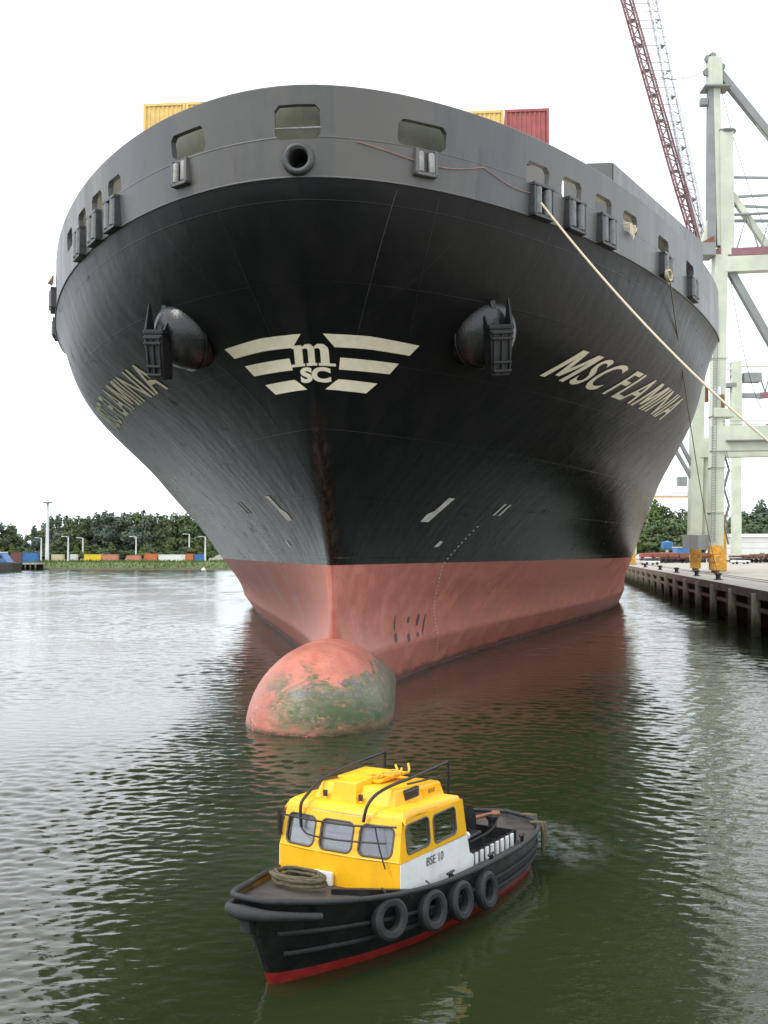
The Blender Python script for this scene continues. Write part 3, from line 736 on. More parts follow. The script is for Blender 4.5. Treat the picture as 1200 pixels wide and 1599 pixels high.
# ------------------------------------------------------------------ mooring ropes
def catenary(a, c, sag, n=40):
    return [a.lerp(c, k / n) - Vector((0, 0, sag * 4 * (k / n) * (1 - k / n))) for k in range(n + 1)]
def ws(v): return P0 + Matrix.Rotation(-HEAD, 3, 'Z') @ v
a = ws(band(4.85, 1, .35, .5)[0])
r1 = catenary(a, Vector((20.3, 30.5, 3.9)), 2.0)
b = MB(); b.tube(r1, .042, 8); tag(b.build('mooring_rope', M['rope'], smooth=60), 'pale thick mooring rope running from the bow fairlead down to the quay', 'rope')
a2 = ws(band(14.2, 1, .2, .5)[0])
c2 = qpt(105.0, 1.3, QZ + .45)
r2 = catenary(a2, c2, 1.6)
b = MB(); b.tube(r2, .028, 8); tag(b.build('mooring_rope', M['brown_rope'], smooth=60), 'thin brown mooring rope hanging from the hull side to a quay bollard', 'rope')
# rope bundle pulled out of the fourth port-side opening
b = MB()
for k in range(5):
    p, tan, nrm = band(10.9 + .12 * k, 1, 1.25 + .1 * math.sin(k * 2.1), .05); q = p + nrm * .12 - Vector((0, 0, .28 + .15 * math.sin(k * 1.3)))
    b.tube([ws(p - nrm * .3 + Vector((0, 0, .25))), ws(p + nrm * .12 + Vector((0, 0, .12))), ws(q), ws(q + tan * .15 + Vector((0, 0, .2))), ws(p + tan * .2 + nrm * .06)], .035, 6)
tag(b.build('rope_bundle', M['rope'], smooth=60), 'bundle of pale rope spilling from an opening in the bulwark', 'rope')
b = MB(); p, tan, nrm = band(14.5, 1, .1, .35)
for k in range(3): b.tube([ws(p + tan * (.30 * math.cos(a_)) + Vector((0, 0, .24 * math.sin(a_))) + nrm * (.0 + .05 * k)) for a_ in [R(30 * j) for j in range(12)]], .045, 6, closed=True)
tag(b.build('rope_coil', M['rope'], smooth=60), 'small coil of pale rope hanging below the fifth port fairlead', 'rope')
b = MB(); p, tan, nrm = band(18.9, -1, 2.0, .08)
for k in range(6): b.tube([ws(p + tan * (k * .35 - .2) + nrm * .05), ws(p + tan * (k * .35) + nrm * .3 - Vector((0, 0, .4 - .1 * k))), ws(p + tan * (k * .35 + .35) + nrm * .1 + Vector((0, 0, .05)))], .05, 6)
tag(b.build('rope_bundle', M['rope'], smooth=60), 'loose pale rope draped from the left side bulwark opening', 'rope')
# thin pink messenger line looping along the front of the bulwark
b = MB(); pts = []
for k in range(60):
    x = .35 + k * .09; sg = 1 if x >= 0 else -1; dz = 1.15 - .38 * abs(math.sin(k * math.pi / 30)); pts.append(ws(band(abs(x), sg, dz, .04)[0]))
b.tube(pts, .016, 5); tag(b.build('messenger_line', paint('pink_line', (.42, .22, .21), .7)), 'thin pink line looping along the bow bulwark', 'rope')

# bollards
def bollard_mesh():
    b_ = MB(); b_.lathe([(.34, 0), (.34, .06), (.2, .1), (.17, .32), (.2, .42), (.30, .5), (.30, .58), (.12, .62)], n=16); return b_.mesh('bollard', M['fitting'], 40)
bm_ = bollard_mesh()
for d, off, lb in ((30.5, 1.3, None), (62, 1.3, None), (105.0, 1.3, 'dark bollard on the quay edge with the brown rope made fast'), (121, 1.3, 'dark bollard on the quay edge in front of the yellow crane bogies'), (141, 1.3, 'dark bollard on the quay edge left of the crane'), (163, 1.3, 'dark bollard on the quay edge second left of the crane'), (190, 1.3, 'small far bollard on the quay edge near the hull')):
    if d == 30.5:
        o = bpy.data.objects.new('bollard', bm_); o.location = (20.3, 30.5, QZ)
        lb = 'dark bollard outside the picture holding the thick pale rope'
    elif d == 62: continue
    else:
        o = bpy.data.objects.new('bollard', bm_); o.location = qpt(d, off, QZ)
    o.scale = (1.3, 1.3, 1.15); col.objects.link(o); tag(o, lb, 'bollard', 'bollards along the quay edge')

# ------------------------------------------------------------------ small mooring boat in front
M['boat_black'] = paint('boat_black_paint', (.011, .011, .012), .36, .35, 3, (.040, .039, .037), .35, bump=.010, streak=True)
M['boat_red'] = paint('boat_red_paint', (.28, .022, .018), .40, .2, 4, (.12, .02, .02), .4)
M['boat_yellow'] = paint('boat_yellow_paint', (.92, .475, .012), .40, .08, 2, (.58, .30, .04), .40, bump=.004, streak=True)
M['boat_white'] = paint('boat_white_paint', (.84, .84, .82), .45, .05, 2.5, (.52, .46, .38), .38, streak=True)
M['boat_deck'] = paint('worn_boat_deck', (.055, .046, .040), .6, .4, 2.5, (.10, .085, .07), .5, bump=.008)
M['rubber'] = paint('black_rubber', (.020, .020, .021), .7, .35, 6, (.06, .06, .058), .4, bump=.006)
M['rubber_grey'] = paint('scuffed_grey_rubber', (.026, .026, .027), .7, .35, 7, (.060, .060, .058), .6, bump=.008)
M['rail'] = paint('dark_tube_rail', (.016, .015, .015), .4, .2, 6)
M['blind'] = paint('pale_lilac_blind', (.80, .78, .86), .7, .08, 6)
M['inside'] = paint('dark_cabin_lining', (.22, .085, .065), .7, .4, 2)
M['gasket'] = paint('grey_window_gasket', (.11, .10, .085), .6, .2, 8)
M['dark_rope'] = paint('dark_rope', (.115, .095, .055), .85, .35, 25)
M['orange'] = paint('orange_hook_paint', (.24, .085, .035), .5, .3, 6)
M['yellow_rope'] = paint('yellow_rope', (.75, .42, .04), .8, .2, 20)
M['ink'] = paint('black_lettering', (.03, .03, .035), .6, .1, 8)
def m_glass():
    t = NT('window_glass'); g = t.n.new('ShaderNodeBsdfGlossy'); tr = t.n.new('ShaderNodeBsdfTransparent'); f = t.n.new('ShaderNodeFresnel'); mxs = t.n.new('ShaderNodeMixShader')
    tr.inputs[0].default_value = (.80, .83, .84, 1); g.inputs[1].default_value = .02; f.inputs[0].default_value = 1.55
    t.l.new(f.outputs[0], mxs.inputs[0]); t.l.new(tr.outputs[0], mxs.inputs[1]); t.l.new(g.outputs[0], mxs.inputs[2]); t.l.new(mxs.outputs[0], t.out.inputs[0]); t.n.remove(t.b)
    return t.m
M['glass'] = m_glass()

BTH = R(BOAT_ANG); B0 = Vector((BOAT_X, BOAT_Y, 0))
boat = thing('mooring_boat', 'small black workboat with yellow wheelhouse in front of the ship', 'boat', B0, -BTH)
def bw(b_, a, z): return B0 + Matrix.Rotation(-BTH, 3, 'Z') @ Vector((b_, a, z))
WLC = [(0, .03), (.10, .10), (.4, .27), (.9, .50), (1.6, .78), (2.6, 1.05), (3.7, 1.20), (5, 1.27), (6.1, 1.22), (7.15, 1.02), (7.75, .66), (7.98, 0)]
DKC = [(-.58, 0, 1.36), (-.54, .18, 1.35), (-.38, .37, 1.31), (-.02, .58, 1.24), (.58, .84, 1.13), (1.6, 1.19, 1.0), (3, 1.38, .88), (4.6, 1.40, .79), (6, 1.33, .73), (7.25, 1.14, .72), (7.98, .74, .72), (8.28, 0, .73)]
def spl(P_, n=5):
    P_ = [Vector(tuple(p) + (0,) * (3 - len(p))) for p in P_]; o = []
    for i in range(len(P_) - 1):
        p0, p1, p2, p3 = P_[max(i - 1, 0)], P_[i], P_[i + 1], P_[min(i + 2, len(P_) - 1)]
        for k in range(n):
            u = k / n; o.append(.5 * ((2 * p1) + (p2 - p0) * u + (2 * p0 - 5 * p1 + 4 * p2 - p3) * u * u + (3 * p1 - p0 - 3 * p2 + p3) * u**3))
    return o + [P_[-1]]
wlc, dkc = spl(WLC), spl(DKC)
def bside(i, z, sg, off=0):
    """hull side: index along the boat, height z"""
    zd = dkc[i].z; q = z / zd
    if q >= 0: bb = wlc[i].y + (max(0, dkc[i].y) - wlc[i].y) * q**.85; aa = wlc[i].x + (dkc[i].x - wlc[i].x) * q
    else: bb = wlc[i].y * max(.15, 1 + q * 1.2); aa = wlc[i].x + (-q) * .5 * (1 if i < 20 else -1) * (abs(i - 28) / 28)
    return Vector((sg * (max(bb, 0) + off), aa, z))
NB = len(wlc)
def bgrid(zf, rows):
    m_ = MB(); m_.grid([[bside(i, zf(i, k / (rows - 1)), -1) for i in range(NB)][::-1] + [bside(i, zf(i, k / (rows - 1)), 1) for i in range(1, NB)] for k in range(rows)]); return m_
zboot = lambda i: .14 + .05 * max(0, 1 - i / 20)
bgrid(lambda i, u: -.45 + (zboot(i) + .45) * u, 5).build('boot_top', M['boat_red'], boat, smooth=50)
bgrid(lambda i, u: zboot(i) + (dkc[i].z - zboot(i)) * u, 7).build('hull', M['boat_black'], boat, smooth=50)
b = MB(); b.grid([[(-max(.0, dkc[i].y - .06), dkc[i].x + (.06 if i == 0 else 0), dkc[i].z - .07), (max(.0, dkc[i].y - .06), dkc[i].x + (.06 if i == 0 else 0), dkc[i].z - .07)] for i in range(NB)]); b.build('deck', M['boat_deck'], boat)
edge = [Vector((-d.y, d.x, d.z)) for d in dkc[::-1]] + [Vector((d.y, d.x, d.z)) for d in dkc[1:]]
b = MB(); b.tube([p + Vector((0, 0, .03)) for p in edge], .045, 8); b.build('gunwale', M['rubber_grey'], boat, smooth=60)
nbow = 19
bowp = [Vector((-d.y, d.x, d.z)) for d in dkc[:nbow][::-1]] + [Vector((d.y, d.x, d.z)) for d in dkc[1:nbow]]
b = MB(); nn_ = len(bowp); b.tube([p + Vector((p.x * .03, -.07 if abs(p.x) < .9 else -.02, -.15)) for p in bowp], [.055 + .052 * max(0, 1 - abs(k - nn_ / 2) / (nn_ / 2) * 1.15) for k in range(nn_)], 10)
b.build('bow_fender', M['rubber_grey'], boat, smooth=60)
b = MB(); b.box((0, -.52, .98), (.18, .13, .2)); b.build('bow_block', M['rubber'], boat, bevel=.03)
for zz_ in (.62, .36):
    for sg in (1, -1):
        b = MB(); b.tube([bside(i, dkc[i].z * zz_, sg, .02) for i in range(8, 52)], .035, 6); b.build('rubbing_strake', M['rubber'], boat, smooth=60)
b = MB(); i = 26; b.add([bside(i, .30, 1, .01), bside(i + 2, .30, 1, .01), bside(i + 2, .345, 1, .012), bside(i, .345, 1, .012)], [(0, 1, 2, 3)]); b.build('draught_plate', M['boat_white'], boat)

# wheelhouse: plates with real window openings
def rrect(x0, y0, x1, y1, r, n=4):
    o = []
    for cx, cy, a in ((x1 - r, y1 - r, 0), (x0 + r, y1 - r, 90), (x0 + r, y0 + r, 180), (x1 - r, y0 + r, 270)):
        o += [(cx + r * math.cos(R(a + 90 * k / n)), cy + r * math.sin(R(a + 90 * k / n))) for k in range(n + 1)]
    return o
def plate(outer, holes, fn, name, m, parent):
    bm = bmesh.new(); ed = []
    for lp in [outer] + holes:
        vv = [bm.verts.new((x, y, 0)) for x, y in lp]; ed += [bm.edges.new((vv[k], vv[(k + 1) % len(vv)])) for k in range(len(vv))]
    bmesh.ops.triangle_fill(bm, edges=ed, use_beauty=True, use_dissolve=False, normal=(0, 0, 1))
    for v in bm.verts: v.co = fn(v.co.x, v.co.y)
    me = bpy.data.meshes.new(name); bm.to_mesh(me); bm.free(); me.materials.append(m)
    o = bpy.data.objects.new(name, me); col.objects.link(o); o.parent = parent
    md = o.modifiers.new('thick', 'SOLIDIFY'); md.thickness = .03; md.offset = 0
    return o
def window(lp, fn, parent, depth, fr=.018):
    w_ = bpy.data.objects.new('window', None)
    b_ = MB(); b_.tube([fn(x, y) for x, y in lp], fr, 6, closed=True); o = b_.build('window', M['gasket'], parent, smooth=60)
    b_ = MB(); b_.add([fn(x, y) + depth for x, y in lp], [tuple(range(len(lp)))]); b_.build('pane', M['glass'], o)
    bpy.data.objects.remove(w_); return o
cab = boat
before_cabin = set(boat.children)
CW, AF, AR, ZB, ZM, ZT = 1.15, 1.93, 4.22, .80, 1.40, 1.97
TILT = .27
ff = lambda x, z: Vector((x, AF - .10 * (1 - (x / CW)**2) + (max(0, z - ZM)) * TILT, z))
plate([(-CW, ZB), (-.35, ZB), (.35, ZB), (CW, ZB), (CW, ZM - .02), (.35, ZM - .02), (-.35, ZM - .02), (-CW, ZM - .02)], [], ff, 'front_panel', M['boat_yellow'], cab)
FW = [rrect(-1.03, 1.45, -.44, 1.91, .10), rrect(-.32, 1.45, .30, 1.91, .10), rrect(.42, 1.45, 1.01, 1.91, .10)]
plate([(-CW, ZM - .02), (-.36, ZM - .02), (.34, ZM - .02), (CW, ZM - .02), (CW - .04, ZT + .04), (.34, ZT + .04), (-.36, ZT + .04), (-CW + .04, ZT + .04)], FW, ff, 'window_panel', M['boat_yellow'], cab)
for lp in FW: window(lp, lambda x, z: ff(x, z) + Vector((0, -.012, 0)), cab, Vector((0, .014, 0)))
b = MB(); b.grid([[ff(x, z) + Vector((0, .06, 0)) for x in (-.98, -.5, 0, .5, .98)] for z in (1.44, 2.0)]); b.build('blind', M['blind'], cab)
SW = [rrect(2.16, 1.47, 2.92, 1.92, .09), rrect(3.06, 1.44, 3.86, 1.89, .09)]
def fs(sg): return lambda a, z: Vector((sg * (CW - max(0, z - ZM) * .09), a + (max(0, z - ZM) * TILT if a < 2.05 else 0), z))
for sg in (1, -1):
    plate([(AF, ZM - .02), (AR + .02, ZM - .06), (AR - .05, ZT - .02), (AF, ZT + .04)], SW, fs(sg), 'side_panel', M['boat_yellow'], cab)
    for lp in SW: window(lp, lambda a, z: fs(sg)(a, z) + Vector((sg * .012, 0, 0)), cab, Vector((-sg * .014, 0, 0)))
    plate([(AF - .002, ZB - .05), (AR + .28, ZB - .14), (AR + .28, ZB + .12), (AR + .12, ZB + .2), (AR + .02, ZM - .08), (AF - .002, ZM - .025)], [], lambda a, z: fs(sg)(a, z) + Vector((sg * .006, 0, 0)), 'lower_side_panel', M['boat_white'], cab)
plate([(-CW + .02, ZB - .1), (CW - .02, ZB - .1), (CW - .08, ZT), (-CW + .08, ZT)], [], lambda x, z: Vector((x, AR - .03, z)), 'back_panel', M['boat_black'], cab)
b = MB(); b.box((0, 3.1, .82), (2 * CW - .1, 2.1, .04)); b.box((0, 3.6, 1.25), (1.3, .5, .8)); b.box((-.5, 2.7, 1.3), (.5, .5, .9)); b.box((.05, 3.1, 1.42), (.06, 1.95, 1.1)); b.box((.35, 3.55, 1.5), (.3, .28, .8)); b.build('cabin_interior', M['inside'], cab)
# roof with rounded shoulder and trunk
G = []
for a, z, ww in ((2.08, 2.00, CW - .03), (2.09, 2.04, CW - .035), (2.13, 2.09, CW - .06), (2.22, 2.12, CW - .09), (2.6, 2.13, CW - .10), (4.0, 2.04, CW - .10), (4.12, 2.01, CW - .10), (4.16, 1.93, CW - .08)):
    G.append([(sgx * (ww + dx), a, z - dz) for sgx, seq in ((-1, ((.055, .12), (.05, .06), (.0, .0))), (1, ((.0, .0), (.05, .06), (.055, .12)))) for dx, dz in seq])
b = MB(); b.grid(G); b.build('roof', M['boat_yellow'], cab, smooth=50)
b = MB()
b.hexa([(-.80, 2.34, 2.07), (.80, 2.34, 2.07), (.82, 4.12, 1.96), (-.82, 4.12, 1.96), (-.72, 2.52, 2.37), (.72, 2.52, 2.37), (.74, 4.05, 2.25), (-.74, 4.05, 2.25)]); b.build('roof_trunk', M['boat_yellow'], cab, bevel=.04)
b = MB(); b.hexa([(-.40, 2.28, 2.08), (.12, 2.28, 2.08), (.12, 2.7, 2.08), (-.40, 2.7, 2.08), (-.36, 2.36, 2.44), (.08, 2.36, 2.44), (.08, 2.9, 2.47), (-.36, 2.9, 2.47)]); b.build('hatch_box', M['boat_yellow'], cab, bevel=.02)
b = MB(); b.box((-.2, 3.3, 2.38), (.85, .9, .06)); b.build('hatch_cover', M['boat_yellow'], cab, bevel=.02)
v = MB(); v.box((.765, 2.98, 2.24), (.05, .44, .16)); vo = v.build('vent', M['ink'], cab)
for k in range(4):
    b = MB(); b.box((.795, 2.98, 2.18 + .038 * k), (.02, .42, .012), Matrix.Rotation(R(30), 3, 'Y')); b.build('slat', M['fitting'], vo)
b = MB(); b.box((.772, 3.65, 2.16), (.04, .62, .15)); b.build('roof_name_board', M['boat_yellow'], cab)
for x in (-.52, .18):
    b = MB(); b.box((x, 2.33, 2.22), (.06, .05, .1)); b.build('fog_signal', M['ink'], cab)
for zz_ in (1.405,):
    b = MB(); b.tube([ff(x, zz_) + Vector((0, -.012, 0)) for x in (-CW, -.5, 0, .5, CW)], .014, 5); b.build('trim_strip', M['boat_yellow'], cab)
for a in (3.4, 4.9, 6.6):
    i = min(range(NB), key=lambda k: abs(dkc[k].x - a)); b = MB(); p_ = Vector((dkc[i].y - .07, dkc[i].x, dkc[i].z)); b.tube([p_ + Vector((0, -.12, .08)), p_ + Vector((0, .12, .08))], .022, 6)
    for e in (-.04, .04): b.tube([p_ + Vector((0, e, -.05)), p_ + Vector((0, e, .08))], .018, 6)
    b.build('cleat', M['boat_black'], boat)
# handrails
def rail(name, pts, r=.028, n=7): b_ = MB(); b_.tube(spl(pts, 6), r, n); return b_.build(name, M['rail'], cab, smooth=60)
rail('handrail', [(-.72, 1.92, 1.72), (-.74, 1.93, 2.05), (-.72, 2.05, 2.20), (-.68, 2.5, 2.42), (-.66, 3.3, 2.50), (-.66, 4.5, 2.54)])
rail('handrail', [(.50, 1.90, 1.96), (.54, 1.95, 2.2), (.60, 2.12, 2.36), (.66, 2.5, 2.44), (.68, 3.2, 2.46), (.68, 4.45, 2.50)])
rail('handrail', [(.68, 4.45, 2.52), (.68, 4.47, 2.0), (.68, 4.48, 1.2)])
rail('handrail', [(-.66, 4.5, 2.56), (-.66, 4.5, 2.0), (-.64, 4.5, 1.2)])
rail('low_rail', [(-.74, 2.6, 2.40), (-.74, 3.2, 2.38), (-.74, 4.0, 2.34)], .018)
rail('low_rail', [(.74, 2.9, 2.40), (.73, 3.4, 2.36), (.74, 4.05, 2.33)], .018)
rail('window_rail', [(-1.12, 1.88, 1.90), (-.5, 1.82, 1.89), (.3, 1.82, 1.90), (1.10, 1.92, 1.95)], .016)
rail('window_rail', [(-.72, 1.90, 1.74), (-.5, 1.80, 1.66), (0, 1.74, 1.66), (.5, 1.76, 1.68), (.96, 1.84, 1.70)], .014)
rail('wiper', [(.76, 1.84, 1.92), (.86, 1.80, 1.62), (.98, 1.78, 1.32)], .013)
for x, y, z0, z1 in ((-1.14, 1.9, 1.55, 1.95), (1.09, 4.2, 1.2, 1.98)):
    b = MB(); b.box((x, y, (z0 + z1) / 2), (.05, .07, z1 - z0)); b.build('mirror' if x < 0 else 'door_post', M['rail'], cab)
b = MB(); b.box((-.18, 1.77, 1.02), (.36, .06, .2)); b.build('name_plate', M['boat_white'], cab)
text_on('BSE 10', lambda u, v: Vector((CW + .03, 2.76 + .58 * u, 1.15 + .14 * v - .02 * u)), 'boat_name', M['ink'], cab, .0, 0, 2)
text_on('BSE', lambda u, v: Vector((.798, 3.52 + .24 * u, 2.13 + .07 * v)), 'boat_name', M['ink'], cab, .0, 0, 2)
for ch in boat.children:            # the wheelhouse stands a little to starboard of the centreline
    if ch not in before_cabin: ch.location.x = -.09
# after deck: coaming with white stripes, tow bollard, winch
b = MB()
for sg in (1, -1): b.bar((sg * 1.02, 4.48, .76), (sg * .98, 6.5, .72), .05, .34)
b.bar((-.98, 6.5, .72), (.98, 6.5, .72), .05, .34); b.build('coaming', M['boat_black'], boat)
for k in range(8):
    b = MB(); a = 4.66 + .225 * k; b.box((1.05 - .02 * k / 8, a, .76 - .004 * k), (.03, .11, .30)); b.build('white_stripe', M['boat_white'], boat)
b = MB(); b.box((0, 5.5, .66), (1.9, 1.95, .03)); b.build('well_deck', M['boat_black'], boat)
wn_ = MB(); wn_.lathe([(.40, -.5), (.40, -.44), (.16, -.42), (.16, .42), (.40, .44), (.40, .5)], (-.1, 5.6, 1.06), (1, 0, 0), 16); wo_ = wn_.build('winch', M['boat_black'], boat, smooth=40)
b = MB(); b.box((-.1, 5.6, .8), (1.3, .7, .3)); b.build('winch_base', M['boat_black'], wo_, bevel=.03)
b = MB()
for k in range(7): b.tube([Vector((-.1 - .36 + .12 * k + .05 * math.sin(a * 3), 5.6 + .25 * math.cos(a), 1.0 + .25 * math.sin(a))) for a in [R(30 * j) for j in range(12)]], .05, 6, closed=True)
b.build('winch_rope', M['rubber_grey'], wo_, smooth=60)
for a, x in ((6.6, .45), (6.6, -.45)):
    b = MB(); b.lathe([(.09, 0), (.08, .34), (.12, .36), (.12, .42), (.03, .44)], (x, a, .65), (0, 0, 1), 12); b.build('tow_bollard', M['boat_black'], boat, smooth=40)
b = MB(); b.tube(spl([(.1, 5.0, 1.08), (.25, 6.0, 1.1), (.35, 6.9, 1.05)], 5), .04, 8); b.tube([(.35, 6.75, 1.05), (.46, 6.9, 1.05), (.40, 7.0, 1.05), (.28, 6.95, 1.05)], .035, 8); b.build('tow_hook', M['orange'], boat, smooth=60)
b = MB(); b.tube(spl([(1.0, 4.5, 1.12), (.9, 5.6, 1.08), (.5, 6.8, 1.02)], 5), .02, 6); b.build('tow_bar', M['rail'], boat, smooth=60)
b = MB(); b.lathe([(.02, -.06), (.07, -.03), (.07, .03), (.02, .06)], (.92, 4.52, 1.22), (0, 1, 0), 12); b.build('deck_light', M['boat_white'], boat, smooth=50)
b = MB(); b.bar((.2, 1.3, 1.0), (1.25, 2.0, .96), .08, .10); b.build('deck_fairing', M['boat_black'], boat)

# tyres hung along the side
ty = MB()
prof = [(.20, -.085), (.27, -.095), (.315, -.06), (.325, 0), (.315, .06), (.27, .095), (.20, .085), (.17, .05), (.17, -.05)]
n = 28; vs_ = [Vector((h_, r_ * math.cos(2 * math.pi * k / n), r_ * math.sin(2 * math.pi * k / n))) for r_, h_ in prof for k in range(n)]
ty.add(vs_, [(i * n + k, i * n + (k + 1) % n, ((i + 1) % len(prof)) * n + (k + 1) % n, ((i + 1) % len(prof)) * n + k) for i in range(len(prof)) for k in range(n)])
tym = ty.mesh('tyre', M['rubber_grey'], 35)
lan = MB(); lan.tube([(0, 0, .3), (-.03, 0, .40), (-.10, 0, .44)], .014, 6); lanm = lan.mesh('lanyard', M['rubber'], 60)
for (a, z, tilt), lb in zip(((1.50, .70, 4), (2.50, .58, -3), (3.32, .52, 6), (4.32, .44, 0)), ('black tyre fender hanging nearest the bow of the small boat', 'black tyre fender hanging second from the bow of the small boat', 'black tyre fender hanging third from the bow of the small boat', 'black tyre fender hanging furthest aft on the small boat')):
    i = min(range(NB), key=lambda k: abs(bside(k, z, 1).y - a)); q = bside(i, z, 1, .115); d = bside(i + 1, z, 1) - bside(i - 1, z, 1)
    t_ = thing('tyre_fender', lb, 'tyre', bw(*q), -BTH - math.atan2(d.x, d.y), 'tyre fenders along the small boat'); t_.rotation_euler.y = R(-7); t_.rotation_euler.x = R(tilt)
    for nm_, me_ in (('tyre', tym), ('lanyard', lanm)):
        o = bpy.data.objects.new(nm_, me_); col.objects.link(o); o.parent = t_
for (i, lb) in ((47, 'brown rope fender hanging over the stern quarter of the small boat, nearer one'), (51, 'brown rope fender hanging at the very stern of the small boat')):
    q = bside(i, dkc[i].z, 1, .07); b = MB(); b.tube([bw(q.x - .25, q.y, q.z + .06), bw(q.x, q.y, q.z + .08), bw(q.x + .03, q.y, q.z - .15), bw(q.x + .02, q.y, q.z - .5)], [.03, .04, .055, .04], 8)
    b.tube([bw(q.x - .22, q.y + .1, q.z + .05), bw(q.x + .02, q.y + .1, q.z + .07), bw(q.x + .05, q.y + .08, q.z - .35)], [.03, .045, .05], 8)
    tag(b.build('rope_fender', M['dark_rope'], smooth=60), lb, 'rope fender', 'rope fenders at the stern')
b = MB(); r_ = random.Random(3)
for k in range(7):
    rr = .44 - .035 * (k % 4); b.tube([bw(-.40 + rr * 1.1 * math.cos(a) + r_.uniform(-.03, .03), 1.28 + rr * .62 * math.sin(a) + r_.uniform(-.02, .02), 1.07 + .035 * k * .6 + r_.uniform(-.012, .012)) for a in [R(20 * j) for j in range(18)]], .026, 6, closed=True)
tag(b.build('rope_coil', M['dark_rope'], smooth=60), 'coil of brown rope lying on the foredeck before the yellow wheelhouse', 'rope')
b = MB()
for k in range(5): b.tube(spl([bw(-.1 + .06 * k + r_.uniform(-.1, .1), 2.75 + .12 * k, 2.43 + r_.uniform(0, .03)), bw(.0 + r_.uniform(-.15, .15), 2.95 + .12 * k, 2.47), bw(.15 + r_.uniform(-.15, .15), 3.15 + .1 * k, 2.44), bw(.0 + r_.uniform(-.15, .15), 3.4 + .12 * k, 2.43 + .02 * k)], 5), .022, 6)
tag(b.build('rope_bundle', M['yellow_rope'], smooth=60), 'bundle of yellow rope lying on the roof of the small boat', 'rope')

# ------------------------------------------------------------------ ship-to-shore crane on the quay
M['crane'] = paint('pale_green_crane_paint', (.54, .57, .46), .5, .14, .3, (.36, .36, .29), .6, streak=True)
M['crane_grey'] = paint('grey_crane_paint', (.24, .25, .25), .55, .15, .5, (.15, .13, .11), .4)
M['bogie'] = paint('yellow_bogie_paint', (.66, .33, .03), .5, .3, 2.5, (.22, .09, .05), .85)
M['jib_red'] = paint('faded_red_jib_paint', (.24, .115, .13), .55, .2, 1)
M['jib_white'] = paint('white_jib_paint', (.74, .74, .77), .55, .10, 1)
M['rust'] = paint('rusty_steel', (.22, .085, .045), .75, .4, 2, (.10, .045, .03), .5)
YN, YF = 137.0, 154.0
cb = Vector((42.0, YN, QZ))
crane = thing('container_crane', 'tall pale green quay crane with raised lattice boom and yellow bogies', 'crane', cb)
def L_(v): return v - cb
def cpart(name, m, bars, parent=crane, label=None, bevel=0):
    b_ = MB()
    for p, q, w_, h_ in bars: b_.bar(L_(p), L_(q), w_, h_)
    o = b_.build(name, m, parent, bevel=bevel)
    if label: o['label'] = label
    return o
CN = lambda px, py: at(px, py, YN)
CF = lambda px, py: at(px, py, YF)
cpart('leg', M['crane'], [(CN(1117, 858), CN(1124, 400), 1.6, 1.8)])
cpart('leg', M['crane'], [(CF(1085, 835), CF(1093, 430), 1.7, 1.8)])
b = MB(); b.tube([L_(CF(1100, 840)), L_(CF(1103, 690))], .42, 8); b.build('cable_duct', M['crane'], crane)
land = 30 / math.cos(QA)
IN = Vector((30 * math.cos(QA), -30 * math.sin(QA), 0))
cpart('leg', M['crane'], [(CN(1117, 858) + IN, CN(1124, 400) + IN, 1.75, 1.9)])
cpart('leg', M['crane'], [(CF(1087, 835) + IN, CF(1093, 430) + IN, 2.0, 2.0)])
cpart('sill_beam', M['crane_grey'], [(CF(1074, 845), CN(1119, 847) + Vector((-1.6, 0, 0)), 1.4, 1.9)])
cpart('portal_beam', M['crane'], [(CN(1108, 686), CN(1108, 686) + IN, 2.0, 3.2)], label='portal beam with orange digits')
cpart('portal_beam', M['crane'], [(CF(1088, 700), CF(1088, 700) + IN, 1.8, 2.8)])
cpart('walkway', M['crane_grey'], [(CN(1128, 690) + Vector((0, -1.5, 0)), CN(1128, 690) + Vector((0, -1.5, 0)) + IN * .9, .9, .12)])
tx = CN(1196, 674)
text_on('60', lambda u, v: L_(tx) + Vector((-.95 + 3.2 * u, -1.25 - .55 * u, -1.0 + 2.1 * v)), 'crane_number', paint('orange_digits', (.55, .12, .03), .6, .1), crane, .03, 0, 2)
cpart('upper_beam', M['crane'], [(CN(1122, 415), CN(1122, 415) + IN, 1.6, 2.0)])
# trolley girder with truss work, running inland
g0, g1 = CN(1112, 396), CN(1112, 396) + IN * 1.4
cpart('girder', M['jib_red'], [(g0, g1, 1.0, 1.0)])
b = MB()
for k in range(14):
    p, q = g0.lerp(g1, k / 14), g0.lerp(g1, (k + 1) / 14); up = Vector((0, 0, 5.0))
    b.tube([L_(p), L_(p.lerp(q, .5) + up), L_(q)], .13, 6)
b.tube([L_(g0 + Vector((0, 0, 5.0))), L_(g1 + Vector((0, 0, 5.0)))], .2, 6)
tag(b.build('truss_lacing', M['crane_grey'], crane), kind='stuff')
